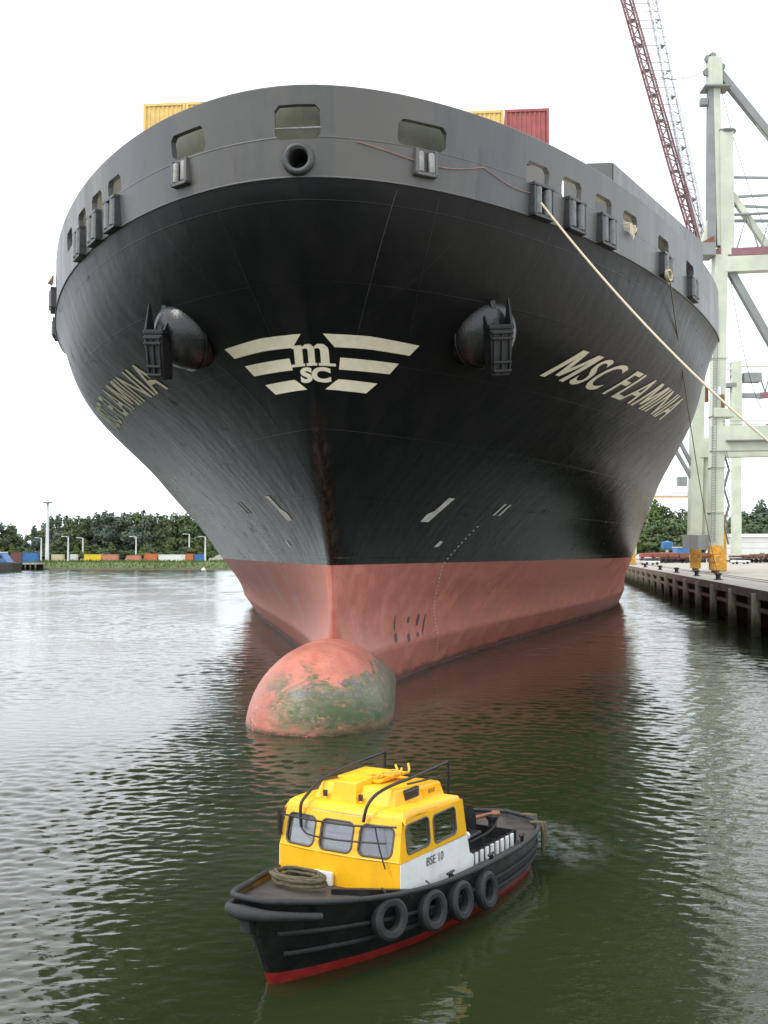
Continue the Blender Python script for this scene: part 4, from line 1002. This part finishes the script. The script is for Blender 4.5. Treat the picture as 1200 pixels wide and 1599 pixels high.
# A-frame mast
cpart('mast', M['crane'], [(CN(1134, 400), CN(1132, 208), 1.75, 1.75)])
cpart('mast', M['crane_grey'], [(CN(1110, 385), CN(1112, 140), 1.1, 1.1)])
cpart('mast', M['crane'], [(CN(1124, 385), CN(1117, 110), .9, 1.2)])
cpart('mast_head', M['crane'], [(CN(1116, 135), CN(1115, 92), 1.7, 1.6)])
b = MB()
for px, py in ((1106, 84), (1113, 80), (1121, 86), (1127, 97), (1104, 105)):
    c_ = L_(CN(px, py + 8)); b = MB(); b.lathe([(.5, -.2), (.5, .2)], c_, (0, 1, 0), 12); b.build('sheave', M['crane_grey'], crane)
b = MB(); b.box(L_(CN(1117, 139)), (3.4, 2.6, .2)); b.build('platform', M['crane_grey'], crane)
b = MB(); b.lathe([(1.0, -.15), (1.3, .1), (1.3, .25)], L_(CN(1134, 208)), (0, 0, 1), 16); b.build('collar', M['crane_grey'], crane)
b = MB(); b.box(L_(CN(1099, 160)), (.9, .9, .9)); b.build('flood_light', M['crane_grey'], crane)
for (a0, a1, w_, mm_) in (((1122, 112), (1262, 285), .95, 'crane_grey'), ((1127, 118), (1262, 300), .3, 'crane'), ((1140, 300), (1215, 410), .8, 'crane'), ((1132, 408), (1235, 590), .95, 'crane_grey')):
    cpart('stay', M[mm_], [(CN(*a0), CN(*a1), w_, w_)])
for y0, y1, w_ in ((277, 278, .28), (308, 302, .3), (321, 326, .3), (345, 345, .35)):
    cpart('tie_bar', M['crane_grey'], [(CN(1140, y0), CN(1250, y1), w_, w_)])
b = MB(); b.box(L_(CN(1095, 393)), (3.0, 3.0, 1.6)); b.build('hinge_platform', M['crane_grey'], crane)
b = MB(); b.hexa([L_(CN(x, y)) + Vector((0, o, 0)) for o in (-1.2, 1.2) for x, y in ((1086, 388), (1107, 392), (1112, 372), (1096, 380))]); b.build('boom_hinge', M['rust'], crane)
cpart('strut', M['crane'], [(CN(1100, 380), CN(1120, 300), .8, .8)])
cpart('brace', M['crane_grey'], [(CF(1062, 690), CF(1100, 765), .5, .5)])
cpart('brace', M['crane_grey'], [(CF(1050, 694), CF(1082, 750), .5, .5)])
b = MB(); b.box(L_(CN(1127, 646)), (2.7, 2.4, 1.2)); b.build('beam_bracket', M['crane'], crane, bevel=.1)
b = MB(); b.box(L_(CF(1101, 615)), (.8, 1, 2.4)); b.build('electrical_box', M['rust'], crane)
b = MB(); b.box(L_(CN(1125, 628)) + Vector((0, -1, 0)), (.35, .3, 1.7)); b.build('electrical_box', M['rust'], crane)
# zig-zag stairs
b = MB(); st_ = [CN(1131, 708), CN(1139, 735), CN(1131, 762), CN(1139, 790), CN(1131, 818), CN(1138, 850)]
for p, q in zip(st_, st_[1:]):
    b.bar(L_(p), L_(q), .5, .12); b.tube([L_(p) + Vector((0, -.3, .9)), L_(q) + Vector((0, -.3, .9))], .05, 5)
b.build('stairs', M['crane_grey'], crane)
# ladder with rungs, flange rings, hand rails, hoist cables
b = MB(); la, lb2 = L_(CN(1112, 846)) + Vector((-.2, -1.1, 0)), L_(CN(1117, 480)) + Vector((-.2, -1.1, 0))
for e in (-.25, .25): b.tube([la + Vector((e, 0, 0)), lb2 + Vector((e, 0, 0))], .05, 5)
for k in range(90): q_ = la.lerp(lb2, k / 89); b.tube([q_ - Vector((.25, 0, 0)), q_ + Vector((.25, 0, 0))], .03, 4)
tag(b.build('ladder', M['crane_grey'], crane), kind='stuff')
for py in (560, 650, 730, 800):
    b = MB(); b.box(L_(CN(1117 + (858 - py) / 65, py)), (1.95, 2.1, .16)); b.build('flange', M['crane'], crane)
for dz in (1.75, 2.25):
    b = MB(); b.tube([L_(CN(1126, 686) + Vector((0, -1.0, dz))), L_(CN(1126, 686) + IN + Vector((0, -1.0, dz)))], .05, 5); b.build('hand_rail', M['crane_grey'], crane)
for x0, y0, x1, y1, sg_ in ((1114, 100, 1030, 120, 1.0), (1116, 96, 1215, 395, 3.0), (1112, 392, 1040, 180, 1.2), (1136, 404, 1190, 640, 3), (1135, 400, 1132, 640, .5)):
    b = MB(); b.tube([L_(v_) for v_ in catenary(CN(x0, y0), CN(x1, y1), sg_, 14)], .045, 5); b.build('cable', M['fitting'], crane)
b = MB(); b.box(L_(CN(1117, 612)) + Vector((0, -1.0, 0)), (.9, .06, 1.1)); b.build('sign_plate', M['jib_white'], crane)
# bogies
for j, (c_, mm_) in enumerate(((CN(1117, 876), 'bogie'), (CF(1086, 876), 'bogie'), (CN(1117, 876) + IN, 'bogie'), (CF(1086, 876) + IN, 'bogie'))):
    along = Vector((math.sin(QA), math.cos(QA), 0)); c0 = L_(c_); c0.z = 0
    b = MB(); rot = Matrix.Rotation(-QA, 3, 'Z')
    b.box(c0 + Vector((0, 0, 3.0)), (1.5, 2.0, 1.2), rot)
    for e in (-1, 1):
        b.box(c0 + along * e * 1.5 + Vector((0, 0, 1.9)), (1.1, 2.4, .9), rot)
        for f_ in (-.7, .7): b.box(c0 + along * (e * 1.5 + f_) + Vector((0, 0, .95)), (.9, .9, 1.1), rot)
    o = b.build('bogie', M[mm_], crane, bevel=.06)
    for e in (-2.2, -.8, .8, 2.2):
        w_ = MB(); w_.lathe([(.36, -.14), (.36, .14)], c0 + along * e + Vector((0, 0, .38)), rot @ Vector((1, 0, 0)), 14); w_.build('wheel', M['rust'], o)
# raised lattice boom: red chords to the left, white ones to the right
f0, f1 = at(1089, 384, 142), at(962, -60, 142)
e0, e1 = at(1100, 392, 142), at(1008, -60, 142)
def truss(name, m, p0, p1, w0, w1, n, dep):
    b_ = MB(); q = [[], []]
    ax = (p1 - p0).normalized(); sx = Vector((0, 1, 0)).cross(ax).normalized()
    for k in range(n + 1):
        u = k / n; c_ = p0.lerp(p1, u); w_ = (w0 + (w1 - w0) * min(1, u * 5)) / 2
        q[0].append(c_ - sx * w_); q[1].append(c_ + sx * w_)
    for s_ in q:
        for o_ in (-dep, dep): b_.tube([L_(p + Vector((0, o_, 0))) for p in s_], .15, 6)
    for k in range(n):
        for o_ in (-dep, dep):
            a_, c_ = (q[0][k], q[1][k + 1]) if k % 2 else (q[1][k], q[0][k + 1])
            b_.tube([L_(a_ + Vector((0, o_, 0))), L_(c_ + Vector((0, o_, 0)))], .085, 5)
        b_.tube([L_(q[0][k] + Vector((0, -dep, 0))), L_(q[0][k] + Vector((0, dep, 0)))], .07, 5)
    return tag(b_.build(name, m, crane), kind='stuff'), q
_, q1 = truss('boom_chord', M['jib_red'], f0, f1, .8, 1.15, 34, .5)
_, q2 = truss('boom_chord', M['jib_white'], e0, e1, .5, 1.15, 34, .5)
b = MB()
for k in range(1, 35):
    a_ = q1[1][k] if k < len(q1[1]) else q1[1][-1]
    b.tube([L_(q1[0][k]), L_(q2[1][k])], .06, 5)
    if k < 34 and k % 2: b.tube([L_(q1[0][k]), L_(q2[1][k + 1])], .022, 5)
tag(b.build('boom_lacing', paint('pinkish_lacing_paint', (.40, .33, .35), .6, .15), crane), kind='stuff')
for k in range(3, 34, 3):
    for q_, w_ in ((q1, .9), (q2, .7)):
        b = MB(); b.box(L_(q_[0][k]) + Vector((.4, 0, 0)), (w_, 1.2, .08)); b.build('boom_step', M['crane_grey'], crane)

# ------------------------------------------------------------------ second crane farther along
Y2 = 265.0; c2b = at(1170, 868, Y2); c2b.z = QZ
far = thing('harbour_crane', 'far pale crane with red and white arm seen behind the tall green crane', 'crane', c2b)
def fpart(name, m, bars):
    b_ = MB()
    for p, q, w_, h_ in bars: b_.bar(at(*p, Y2) - c2b, at(*q, Y2) - c2b, w_, h_)
    return b_.build(name, m, far)
fpart('column', M['crane'], [((1150, 700), (1149, 565), 2.4, 2.4), ((1150, 866), (1150, 700), 2.0, 2.0), ((1222, 866), (1222, 640), 2, 2)])
fpart('cab', M['crane_grey'], [((1160, 590), (1187, 590), 3, 2.3)])
fpart('arm', M['crane_grey'], [((1145, 618), (1186, 618), 1.4, 1.2)])
fpart('arm', M['jib_red'], [((1186, 618), (1260, 612), 1.4, 1.5)])
fpart('arm', M['jib_white'], [((1128, 566), (1147, 566), .8, .6), ((1128, 576), (1150, 576), .8, .6)])
fpart('machinery_deck', M['crane_grey'], [((1126, 602), (1148, 602), 2.6, 1.0)])
for a0, a1 in (((1187, 588), (1195, 612)), ((1140, 590), (1152, 566)), ((1150, 620), (1160, 596)), ((1195, 612), (1210, 560))): fpart('stay', M['crane_grey'], [(a0, a1, .3, .3)])
fpart('top_beam', M['crane'], [((1146, 572), (1200, 572), .4, .4)])
# yellowish loading bridge crossing behind the legs
Y3 = 300.0; c3b = at(1050, 866, Y3); c3b.z = QZ
lb_ = thing('loading_bridge', 'pale yellow gantry bridge crossing behind the crane legs', 'crane', c3b)
def gpart(name, m, bars):
    b_ = MB()
    for p, q, w_, h_ in bars: b_.bar(at(*p, Y3) - c3b, at(*q, Y3) - c3b, w_, h_)
    return b_.build(name, m, lb_)
gpart('bridge_beam', M['jib_white'], [((985, 772), (1112, 772), 2, 1.8)]); gpart('walkway', M['bogie'], [((985, 776), (1112, 776), 2.2, .35)])
gpart('leg', M['crane'], [((1108, 866), (1108, 776), 1.3, 1.3)]); gpart('leg', M['crane'], [((990, 866), (990, 776), 1.3, 1.3)])
gpart('trolley', M['crane_grey'], [((1058, 752), (1072, 752), 2, 2.6)])
# mast with wires to the right of the crane
b = MB(); b.bar(at(1130, 854, 150), at(1128, 812, 150), .9, .9); o = thing('signal_post', 'yellow post standing beside the green crane leg', 'post', (at(1129, 866, 150).x, 150, QZ))
ob = MB(); ob.bar((0, 0, 0), (0, 0, 7.6), .9, .7); ob.build('post', M['bogie'], o, bevel=.05); ob = MB(); ob.box((0, 0, 7.9), (1.4, 1, .4)); ob.build('cap', M['bogie'], o)
o = thing('quay_end_post', 'yellow painted post standing at the quay beside the hull', 'post', (at(989, 880, 225).x, 225, QZ))
ob = MB(); ob.bar((0, 0, 0), (0, 0, 3.0), 1.1, .5, w2=.7); ob.build('post', M['bogie'], o, bevel=.05); ob = MB(); ob.box((0, 0, .12), (1.6, 1.0, .24)); ob.build('foot', M['concrete_edge'], o)

# ------------------------------------------------------------------ white shed, trailers and cars on the quay
M['shed'] = paint('white_shed_cladding', (.72, .72, .69), .55, .06, .3, (.5, .48, .42), .3)
M['tyre'] = paint('tyre_black', (.02, .02, .02), .8, .3)
sh = thing('shed', 'long white banded shed behind the trailers on the quay', 'shed', (at(1128, 868, 300).x, 300, QZ))
for k in range(4):
    b = MB(); b.box((45, 6, 1.3 + 1.7 * k), (90, 12, 1.62)); b.build('wall_band', M['shed'], sh)
b = MB(); b.box((45, 6.1, 3.5), (89.6, 11.8, 6.8)); b.build('wall', M['crane_grey'], sh)
b = MB(); b.grid([[(-.4, -.5, 7.1), (90.4, -.5, 7.1)], [(-.4, 6, 8.0), (90.4, 6, 8.0)], [(-.4, 12.5, 7.1), (90.4, 12.5, 7.1)]]); b.build('roof', M['shed'], sh)
def trailer(loc, rz, m, label, load):
    t = thing('trailer', label, 'trailer', loc, rz, 'trailers parked on the quay'); L = 9.0
    b_ = MB()
    for x in (-.5, .5): b_.box((x, L / 2, 1.15), (.2, L, .3))
    for k in range(6): b_.box((0, .5 + 1.6 * k, 1.15), (2.3, .18, .2))
    b_.build('chassis', m, t)
    for y in (.9, 2.2, 7.8):
        for x in (-1.0, 1.0):
            w_ = MB(); w_.lathe([(.3, -.15), (.5, -.14), (.5, .14), (.3, .15)], (x, y, .5), (1, 0, 0), 14); w_.build('wheel', M['tyre'], t)
    if load:
        b_ = MB()
        for k in range(3): b_.box((0, 1.5 + 2.9 * k, 1.3 + load / 2), (2.3, 2.6, load * (.7 + .3 * ((k * 7) % 3) / 2)))
        b_.build('load', M['rust'] if load < 1.3 else m, t, bevel=.08)
    b_ = MB(); b_.box((0, L - .1, 1.9), (2.3, .1, 1.3)); b_.build('headboard', m, t)
tl = [(1000, 268, 'cont_red', 'maroon loaded trailer beside the hull on the quay', 1.4), (1024, 262, 'jib_red', 'faded red trailer with load left of the crane bogies', 1.2), (1036, 270, 'rust', 'rusty trailer with low load left of the crane bogies', .9), (1052, 275, 'rust', 'rusty trailer just left of the yellow bogies', .8), (1066, 282, 'rust', 'rusty trailer half behind the left yellow bogie', 1.0),
      (1140, 268, 'crane_grey', 'grey trailer right of the crane leg before the white shed', .7), (1158, 276, 'rust', 'rusty trailer before the white shed, left one', .8), (1172, 272, 'jib_red', 'faded red trailer before the white shed', 1.0), (1186, 280, 'rust', 'rusty trailer before the white shed near the picture edge', 1.0), (1197, 272, 'jib_red', 'faded red trailer at the right picture edge before the shed', 1.2)]
for px, Y, m, lb, ld in tl: trailer((at(px, 868, Y).x, Y, QZ), R(-84 + rnd.uniform(-8, 8)) , M[m], lb, ld)
def car(loc, rz, m, label):
    c = thing('parked_car', label, 'car', loc, rz, 'cars parked on the quay')
    b_ = MB(); b_.hexa([(-.85, 0, .35), (.85, 0, .35), (.85, 4.2, .35), (-.85, 4.2, .35), (-.82, .05, .9), (.82, .05, .9), (.82, 4.15, .85), (-.82, 4.15, .85)]); b_.build('body', m, c, bevel=.1)
    b_ = MB(); b_.hexa([(-.78, .4, .88), (.78, .4, .88), (.78, 3.1, .86), (-.78, 3.1, .86), (-.62, .9, 1.42), (.62, .9, 1.42), (.62, 2.3, 1.42), (-.62, 2.3, 1.42)]); b_.build('cabin_glass', M['ink'], c, bevel=.05)
    b_ = MB(); b_.box((0, 1.6, 1.44), (1.22, 1.45, .06)); b_.build('roof', m, c, bevel=.03)
    for x in (-.8, .8):
        for y in (.8, 3.4):
            w_ = MB(); w_.lathe([(.2, -.1), (.31, -.09), (.31, .09), (.2, .1)], (x, y, .31), (1, 0, 0), 14); w_.build('wheel', M['tyre'], c)
car((at(1002, 873, 226).x, 226, QZ), R(-70), M['shed'], 'white car parked beside the hull on the quay')
car((at(1143, 869, 240).x, 240, QZ), R(-80), M['shed'], 'white car parked right of the crane bogies')
o = thing('portable_cabin', 'small blue cabin standing left of the crane legs', 'cabin', (at(1066, 866, 296).x, 296, QZ))
M['blue'] = paint('blue_paint', (.05, .17, .42), .5, .2, 1)
b = MB(); b.box((0, 0, 2.2), (4.2, 5, 3.6)); b.build('wall', M['blue'], o); b = MB(); b.box((0, 0, 4.1), (4.5, 5.3, .2)); b.build('roof', M['shed'], o); b = MB(); b.box((-.8, -2.52, 1.6), (.9, .06, 2.0)); b.build('door', M['crane_grey'], o)
o = thing('water_tower', 'blue tank on a pale stalk standing before the trees', 'tank', (at(1042, 866, 310).x, 310, QZ))
b = MB(); b.lathe([(.5, 0), (.4, 3.4)], n=10); b.build('stalk', M['jib_white'], o); b = MB(); b.lathe([(.4, 3.4), (1.7, 3.9), (1.7, 5.6), (.2, 6.0)], n=14); b.build('tank', M['blue'], o)

# ------------------------------------------------------------------ trees
def m_leaf(name, c0, c1):
    t = NT(name); g = t.n.new('ShaderNodeNewGeometry'); n1 = t.noise(.35, 3)
    oi = t.n.new('ShaderNodeObjectInfo')
    f = t.math('ADD', t.math('MULTIPLY', g.outputs['Random Per Island'], .6), t.math('MULTIPLY', n1, .4))
    c = t.mix(f, c0, c1); c = t.mix(t.math('MULTIPLY', oi.outputs['Random'], .45), c, tuple((a + b_) * .35 + .005 for a, b_ in zip(c0, c1)))
    return t.done(c, .75, None, 0, .25)
M['leaf'] = m_leaf('dark_leaves', (.055, .088, .038), (.130, .175, .078))  # leaf colours are lightened to stand in for distance haze
M['leaf2'] = m_leaf('light_leaves', (.065, .105, .030), (.145, .20, .065))
M['leaf3'] = m_leaf('bluish_leaves', (.062, .092, .064), (.120, .160, .108))
M['bark'] = paint('bark', (.09, .07, .05), .9, .3, 3)
def crown(seed, lobes, n, size, m):
    r_ = random.Random(seed); b_ = MB()
    tot = sum(l[3] * l[4] for l in lobes)
    for cx, cy, cz, rx, rz_ in lobes:
        for _ in range(int(n * rx * rz_ / tot)):
            while True:
                u = Vector((r_.uniform(-1, 1), r_.uniform(-1, 1), r_.uniform(-1, 1)))
                if .35 < u.length < 1: break
            if r_.random() < .5: u = u.normalized() * r_.uniform(.8, 1.06)
            p = Vector((cx + u.x * rx, cy + u.y * rx, cz + u.z * rz_)); s_ = size * r_.uniform(.6, 1.4)
            d = (u + Vector((r_.uniform(-.7, .7), r_.uniform(-.7, .7), r_.uniform(-.3, .8)))).normalized()
            x = d.orthogonal().normalized(); x = (Matrix.Rotation(r_.uniform(0, 6.28), 3, d) @ x); y = d.cross(x)
            b_.add([p - x * s_, p - y * s_ * .6 - d * .12 * s_, p + x * s_, p + y * s_ * .6 - d * .12 * s_], [(0, 1, 2, 3)])
    return b_
def tree_kind(seed, h, w_, poplar, m):
    r_ = random.Random(seed); L = []
    if poplar:
        for k in range(9): L.append((r_.uniform(-.2, .2) * w_, r_.uniform(-.2, .2) * w_, h * (.18 + .085 * k), w_ * (.55 - .035 * k) , h * .11))
    else:
        for k in range(15):
            z = r_.uniform(.24, .9); s_ = math.sin(min(1, z * 1.15) * math.pi) * .5 + .3; a = r_.uniform(0, 6.28); q = r_.uniform(.0, .55) * s_
            L.append((q * w_ * math.cos(a), q * w_ * math.sin(a), h * z, w_ * s_ * r_.uniform(.30, .55), h * r_.uniform(.09, .15)))
    b_ = crown(seed, L, 2300, .62, m); cm = b_.mesh('crown', m)
    t_ = MB(); t_.tube([(0, 0, 0), (r_.uniform(-.2, .2), 0, h * .3), (r_.uniform(-.4, .4), r_.uniform(-.4, .4), h * .8)], [h * .02, h * .015, h * .004], 8)
    for k in range(5):
        a = r_.uniform(0, 6.28); z = h * r_.uniform(.25, .55); t_.tube([(0, 0, z), (w_ * .35 * math.cos(a), w_ * .35 * math.sin(a), z + h * .2)], [h * .008, h * .003], 5)
    return cm, t_.mesh('trunk', M['bark'])
LAND = [(8, 'the blue barge'), (28, 'the brown container'), (48, 'the blue jetty container'), (75, 'the tall mast'), (92, 'the beige container'), (107, 'the white lamp post'), (130, 'the small lamp post'), (146, 'the bright yellow container'), (173, 'the salmon container'), (210, 'the middle salmon container'), (237, 'the orange container'), (270, 'the long white container'), (296, 'the short orange container'), (313, 'the blue bank container')]
used_labels = set()
def where(px, what):
    c = sorted(LAND, key=lambda l: abs(l[0] - px))
    for x0, nm in c[:4]:
        d = px - x0; rel = 'above' if abs(d) < 4 else ('left of' if d < 0 else 'right of')
        for rel_ in (rel,):
            lb = '%s %s %s' % (what, rel_, nm)
            if lb not in used_labels: used_labels.add(lb); return lb
    lb = what + ' near ' + c[0][1]; used_labels.add(lb); return lb
KINDS = [tree_kind(11, 20, 9, False, M['leaf']), tree_kind(12, 20, 8, False, M['leaf3']), tree_kind(13, 20, 10, False, M['leaf']), tree_kind(14, 20, 8.5, False, M['leaf2']), tree_kind(15, 20, 7, True, M['leaf2']), tree_kind(16, 20, 9, False, M['leaf3'])]
def tree(px, top, Y, kind, zb, label, group, wide=1.0):
    P_ = at(px, top, Y); h = P_.z - zb
    t = thing('tree', label, 'tree', (P_.x, Y, zb - .1), rnd.uniform(0, 6.28), group)
    t.scale = (h / 20 * wide * rnd.uniform(.9, 1.15), h / 20 * wide * rnd.uniform(.9, 1.15), h / 20)
    for nm_, me_ in zip(('crown', 'trunk'), KINDS[kind]):
        o = bpy.data.objects.new(nm_, me_); col.objects.link(o); o.parent = t
prof_ = [(-60, 812), (-20, 812), (0, 816), (28, 816), (42, 828), (52, 816), (62, 810), (72, 803), (90, 800), (112, 802), (130, 800), (148, 799), (165, 797), (182, 799), (200, 797), (222, 793), (240, 799), (262, 799), (282, 798), (300, 799), (330, 800), (370, 800), (420, 800)]
topat = lambda x: np.interp(x, [p[0] for p in prof_], [p[1] for p in prof_])
x = -10.0; k = 0; pop = 0
while x < 326:
    kd = rnd.choice([0, 1, 2, 0, 2, 5, 1])
    if abs(x - 222) < 7 and not pop: kd = 4; pop = 1
    gap = 36 < x < 58
    tree(x, float(topat(x)) + rnd.uniform(-2, 4) + (4 if gap else 0), 424 + rnd.uniform(-8, 8), kd, 2.7, 'pale green narrow poplar rising in the wood behind the far bank' if kd == 4 else where(x, 'bluish green tree in the far wood' if kd in (1, 5) else 'dark green tree in the far wood'), 'trees behind the far bank')
    x += rnd.uniform(11, 16); k += 1
x = -12.0
while x < 326:                       # second row, deeper in the wood
    if not 40 < x < 62:
        tree(x, float(topat(x)) + rnd.uniform(1, 6), 455 + rnd.uniform(-8, 8), rnd.choice([0, 1, 2, 5]), 2.7, where(x, 'shaded back row tree'), 'trees deep in the wood', 1.1)
    x += rnd.uniform(15, 21)
x = -12.0
while x < 326:                       # bushes at the wood's edge
    tree(x, 848 + rnd.uniform(-6, 6), 412 + rnd.uniform(-5, 3), rnd.choice([0, 2, 3]), 2.4, where(x, 'low green bush on the far bank'), 'bushes at the edge of the wood', 1.7)
    x += rnd.uniform(11, 19)
for k_, (px, top, Y, kd) in enumerate(((975, 800, 400, 0), (990, 792, 405, 3), (1004, 788, 396, 0), (1019, 780, 400, 3), (1034, 783, 408, 2), (1048, 786, 396, 0), (1062, 792, 404, 2), (1078, 790, 400, 0), (1094, 796, 406, 5), (1112, 800, 404, 1))):
    tree(px, top + rnd.uniform(-2, 2), Y, kd, 3.4, '%s green tree %s' % (('fresh', 'bluish')[kd in (1, 5)], ('hidden behind the hull edge', 'half hidden by the hull edge', 'just right of the hull edge', 'tallest, between hull and the blue tank', 'above the blue tank on its stalk', 'above the blue cabin', 'left of the pale crane legs', 'behind the left crane leg', 'between the two crane legs', 'behind the right crane leg')[k_]), 'trees between hull and crane', 1.1)
for k_, (px, top) in enumerate(((985, 815), (1002, 825), (1022, 818), (1040, 822), (1060, 820), (1080, 825))):
    tree(px, top, 380 + rnd.uniform(-4, 4), rnd.choice([0, 3]), 3.4, 'low green bush ' + ('behind the hull edge', 'right of the hull edge above the white car', 'above the maroon trailer', 'left of the blue tank stalk', 'right of the blue cabin', 'behind the left crane leg')[k_], 'bushes behind the quay', 1.6)
for k_, (px, top) in enumerate(((1128, 800), (1140, 792), (1152, 787), (1163, 784), (1174, 779), (1186, 778), (1198, 784), (1210, 782), (1222, 784))):
    tree(px, top + rnd.uniform(-2, 2), 440 + rnd.uniform(-8, 8), rnd.choice([1, 5, 0]), 3.4, 'bluish green tree behind the white shed, %s from the crane leg' % ('first', 'second', 'third', 'fourth', 'fifth', 'sixth', 'seventh', 'eighth', 'last')[k_], 'trees behind the white shed', 1.15)

# ------------------------------------------------------------------ things along the far bank
BZ = 2.7; YB = 398.0
def bank_container(px0, px1, m, label, Y=YB, H=2.7):
    x0, x1 = at(px0, 866, Y).x, at(px1, 866, Y).x
    container('shipping_container', label, M[m], (x1, Y, BZ), R(90), L=abs(x1 - x0), W=2.44, H=H, group='containers on the far bank', lite=True)
M['cont_bright'] = paint('bright_yellow_container', (.78, .55, .03), .5, .1, 1)
M['cont_salmon'] = paint('salmon_container', (.58, .23, .16), .55, .15, 1)
M['cont_beige'] = paint('beige_container', (.62, .52, .33), .55, .12, 1)
M['cont_brown'] = paint('brown_container', (.19, .07, .065), .55, .15, 1)
M['cont_orange'] = paint('orange_container', (.55, .17, .06), .55, .15, 1)
bank_container(133, 160, 'cont_bright', 'bright yellow container on the far bank'); bank_container(161, 185, 'cont_salmon', 'salmon container beside the bright yellow one on the far bank')
bank_container(19, 36, 'cont_brown', 'brown container behind the jetty on the far bank', 385, 3.6); bank_container(37, 60, 'blue', 'blue container behind the jetty on the far bank', 385, 3.4)
bank_container(82, 100, 'cont_beige', 'beige container right of the tall mast on the far bank', 392)
bank_container(111, 121, 'shed', 'small white container right of the lamp post on the far bank', 404)
bank_container(199, 220, 'cont_salmon', 'salmon container on the far bank, left one of the middle row', 400, 2.3); bank_container(226, 247, 'cont_orange', 'orange container on the far bank in the middle row', 404, 2.9)
bank_container(249, 290, 'shed', 'long white container on the far bank near the hull', 404, 2.6); bank_container(291, 303, 'cont_orange', 'short orange container on the far bank near the hull', 402, 2.9)
bank_container(305, 320, 'blue', 'blue container on the far bank beside the white pole', 402, 2.7)
def lamp(px, top, Y, label, head):
    P_ = at(px, top, Y); h = P_.z - BZ; t = thing('lamp_post', label, 'lamp post', (P_.x, Y, BZ))
    r0 = .75 if head == 'ring' else .35
    b_ = MB(); b_.lathe([(r0, 0), (r0 * .6, h)], n=10); b_.build('pole', M['jib_white'], t)
    if head == 'ring':
        b_ = MB(); b_.lathe([(1.6, -.2), (2.0, 0), (1.6, .3), (.3, .5)], (0, 0, h), n=14); b_.build('lamp_ring', M['crane_grey'], t)
    else:
        b_ = MB(); b_.bar((0, 0, h - .1), (-1.6, -.2, h + .1), .25, .2); b_.build('arm', M['jib_white'], t); b_ = MB(); b_.box((-1.9, -.2, h + .05), (1.1, .4, .25)); b_.build('lamp_head', M['jib_white'], t)
lamp(75, 785, 396, 'tall pale mast with a ring of lamps on the far bank', 'ring')
lamp(107, 838, 386, 'white lamp post right of the tall mast on the far bank', 'arm'); lamp(65, 840, 396, 'short pale lamp post left of the tall mast', 'arm'); lamp(130, 840, 410, 'pale lamp post before the trees left of the yellow container', 'arm')
lamp(213, 838, 408, 'thin pale lamp post behind the salmon containers', 'arm'); lamp(321, 838, 396, 'white lamp post standing beside the hull', 'arm'); lamp(296, 834, 410, 'pale lamp post behind the orange container', 'arm')
# jetty
jx0, jx1, jy = at(16, 890, 366).x, at(60, 890, 366).x, 366
jt = thing('jetty', 'dark wooden jetty on piles beside the barge on the far shore', 'jetty', ((jx0 + jx1) / 2, jy, 0))
b = MB(); b.box((0, 2.5, 2.2), (jx1 - jx0, 9, .5)); b.build('deck', M['pile'], jt)
for k in range(6):
    b = MB(); b.lathe([(.28, -1), (.28, 2.0)], ((jx1 - jx0) * (-.45 + .18 * k), -1.4, 0), (0, 0, 1), 8); b.build('pile', M['pile'], jt)
b = MB(); b.box((0, 5.5, .9), (jx1 - jx0, .4, 2.4)); b.build('backing', M['quay_wall'], jt)
# barge at the left edge
bx = at(24, 895, 335).x
bg = thing('barge', 'dark barge with blue deckhouse at the left edge of the far shore', 'boat', (bx, 338, 0))
b = MB(); b.hexa([(-26, -4, -.5), (-.6, -4, -.5), (-.6, 4, -.5), (-26, 4, -.5), (-26, -4.2, 3.2), (0, -4.2, 2.9), (0, 4.2, 2.9), (-26, 4.2, 3.2)]); b.build('hull', paint('dark_barge_paint', (.05, .045, .04), .6, .3, 1, (.10, .06, .04), .5), bg, bevel=.2)
b = MB(); b.hexa([(-20, -3, 3.0), (-2.5, -3, 3.0), (-2.5, 3, 3.0), (-20, 3, 3.0), (-19, -2.8, 5.8), (-4.5, -2.8, 5.8), (-4.5, 2.8, 5.8), (-19, 2.8, 5.8)]); b.build('deckhouse', M['blue'], bg, bevel=.1)
b = MB(); b.box((-12, 0, 6.1), (15, 6, .4)); b.build('roof', M['jib_white'], bg)
for k in range(5):
    b = MB(); b.box((-17 + 3 * k, -2.95, 4.7), (1.4, .08, .8)); b.build('window', M['ink'], bg)
b = MB(); b.tube([(-1, -4, 3.9), (-26, -4, 4.1)], .05, 5); b.build('rail', M['cont_red'], bg)
o = thing('mooring_buoy', 'small white buoy floating by the far bank near the hull', 'buoy', (at(318, 889, 362).x, 362, 0))
b = MB(); b.lathe([(.2, -.4), (.75, -.1), (.8, .3), (.4, .75), (.1, .9)], n=14); b.build('float', M['shed'], o, smooth=50); b = MB(); b.lathe([(.08, .8), (.08, 1.2)], n=6); b.build('eye', M['crane_grey'], o)
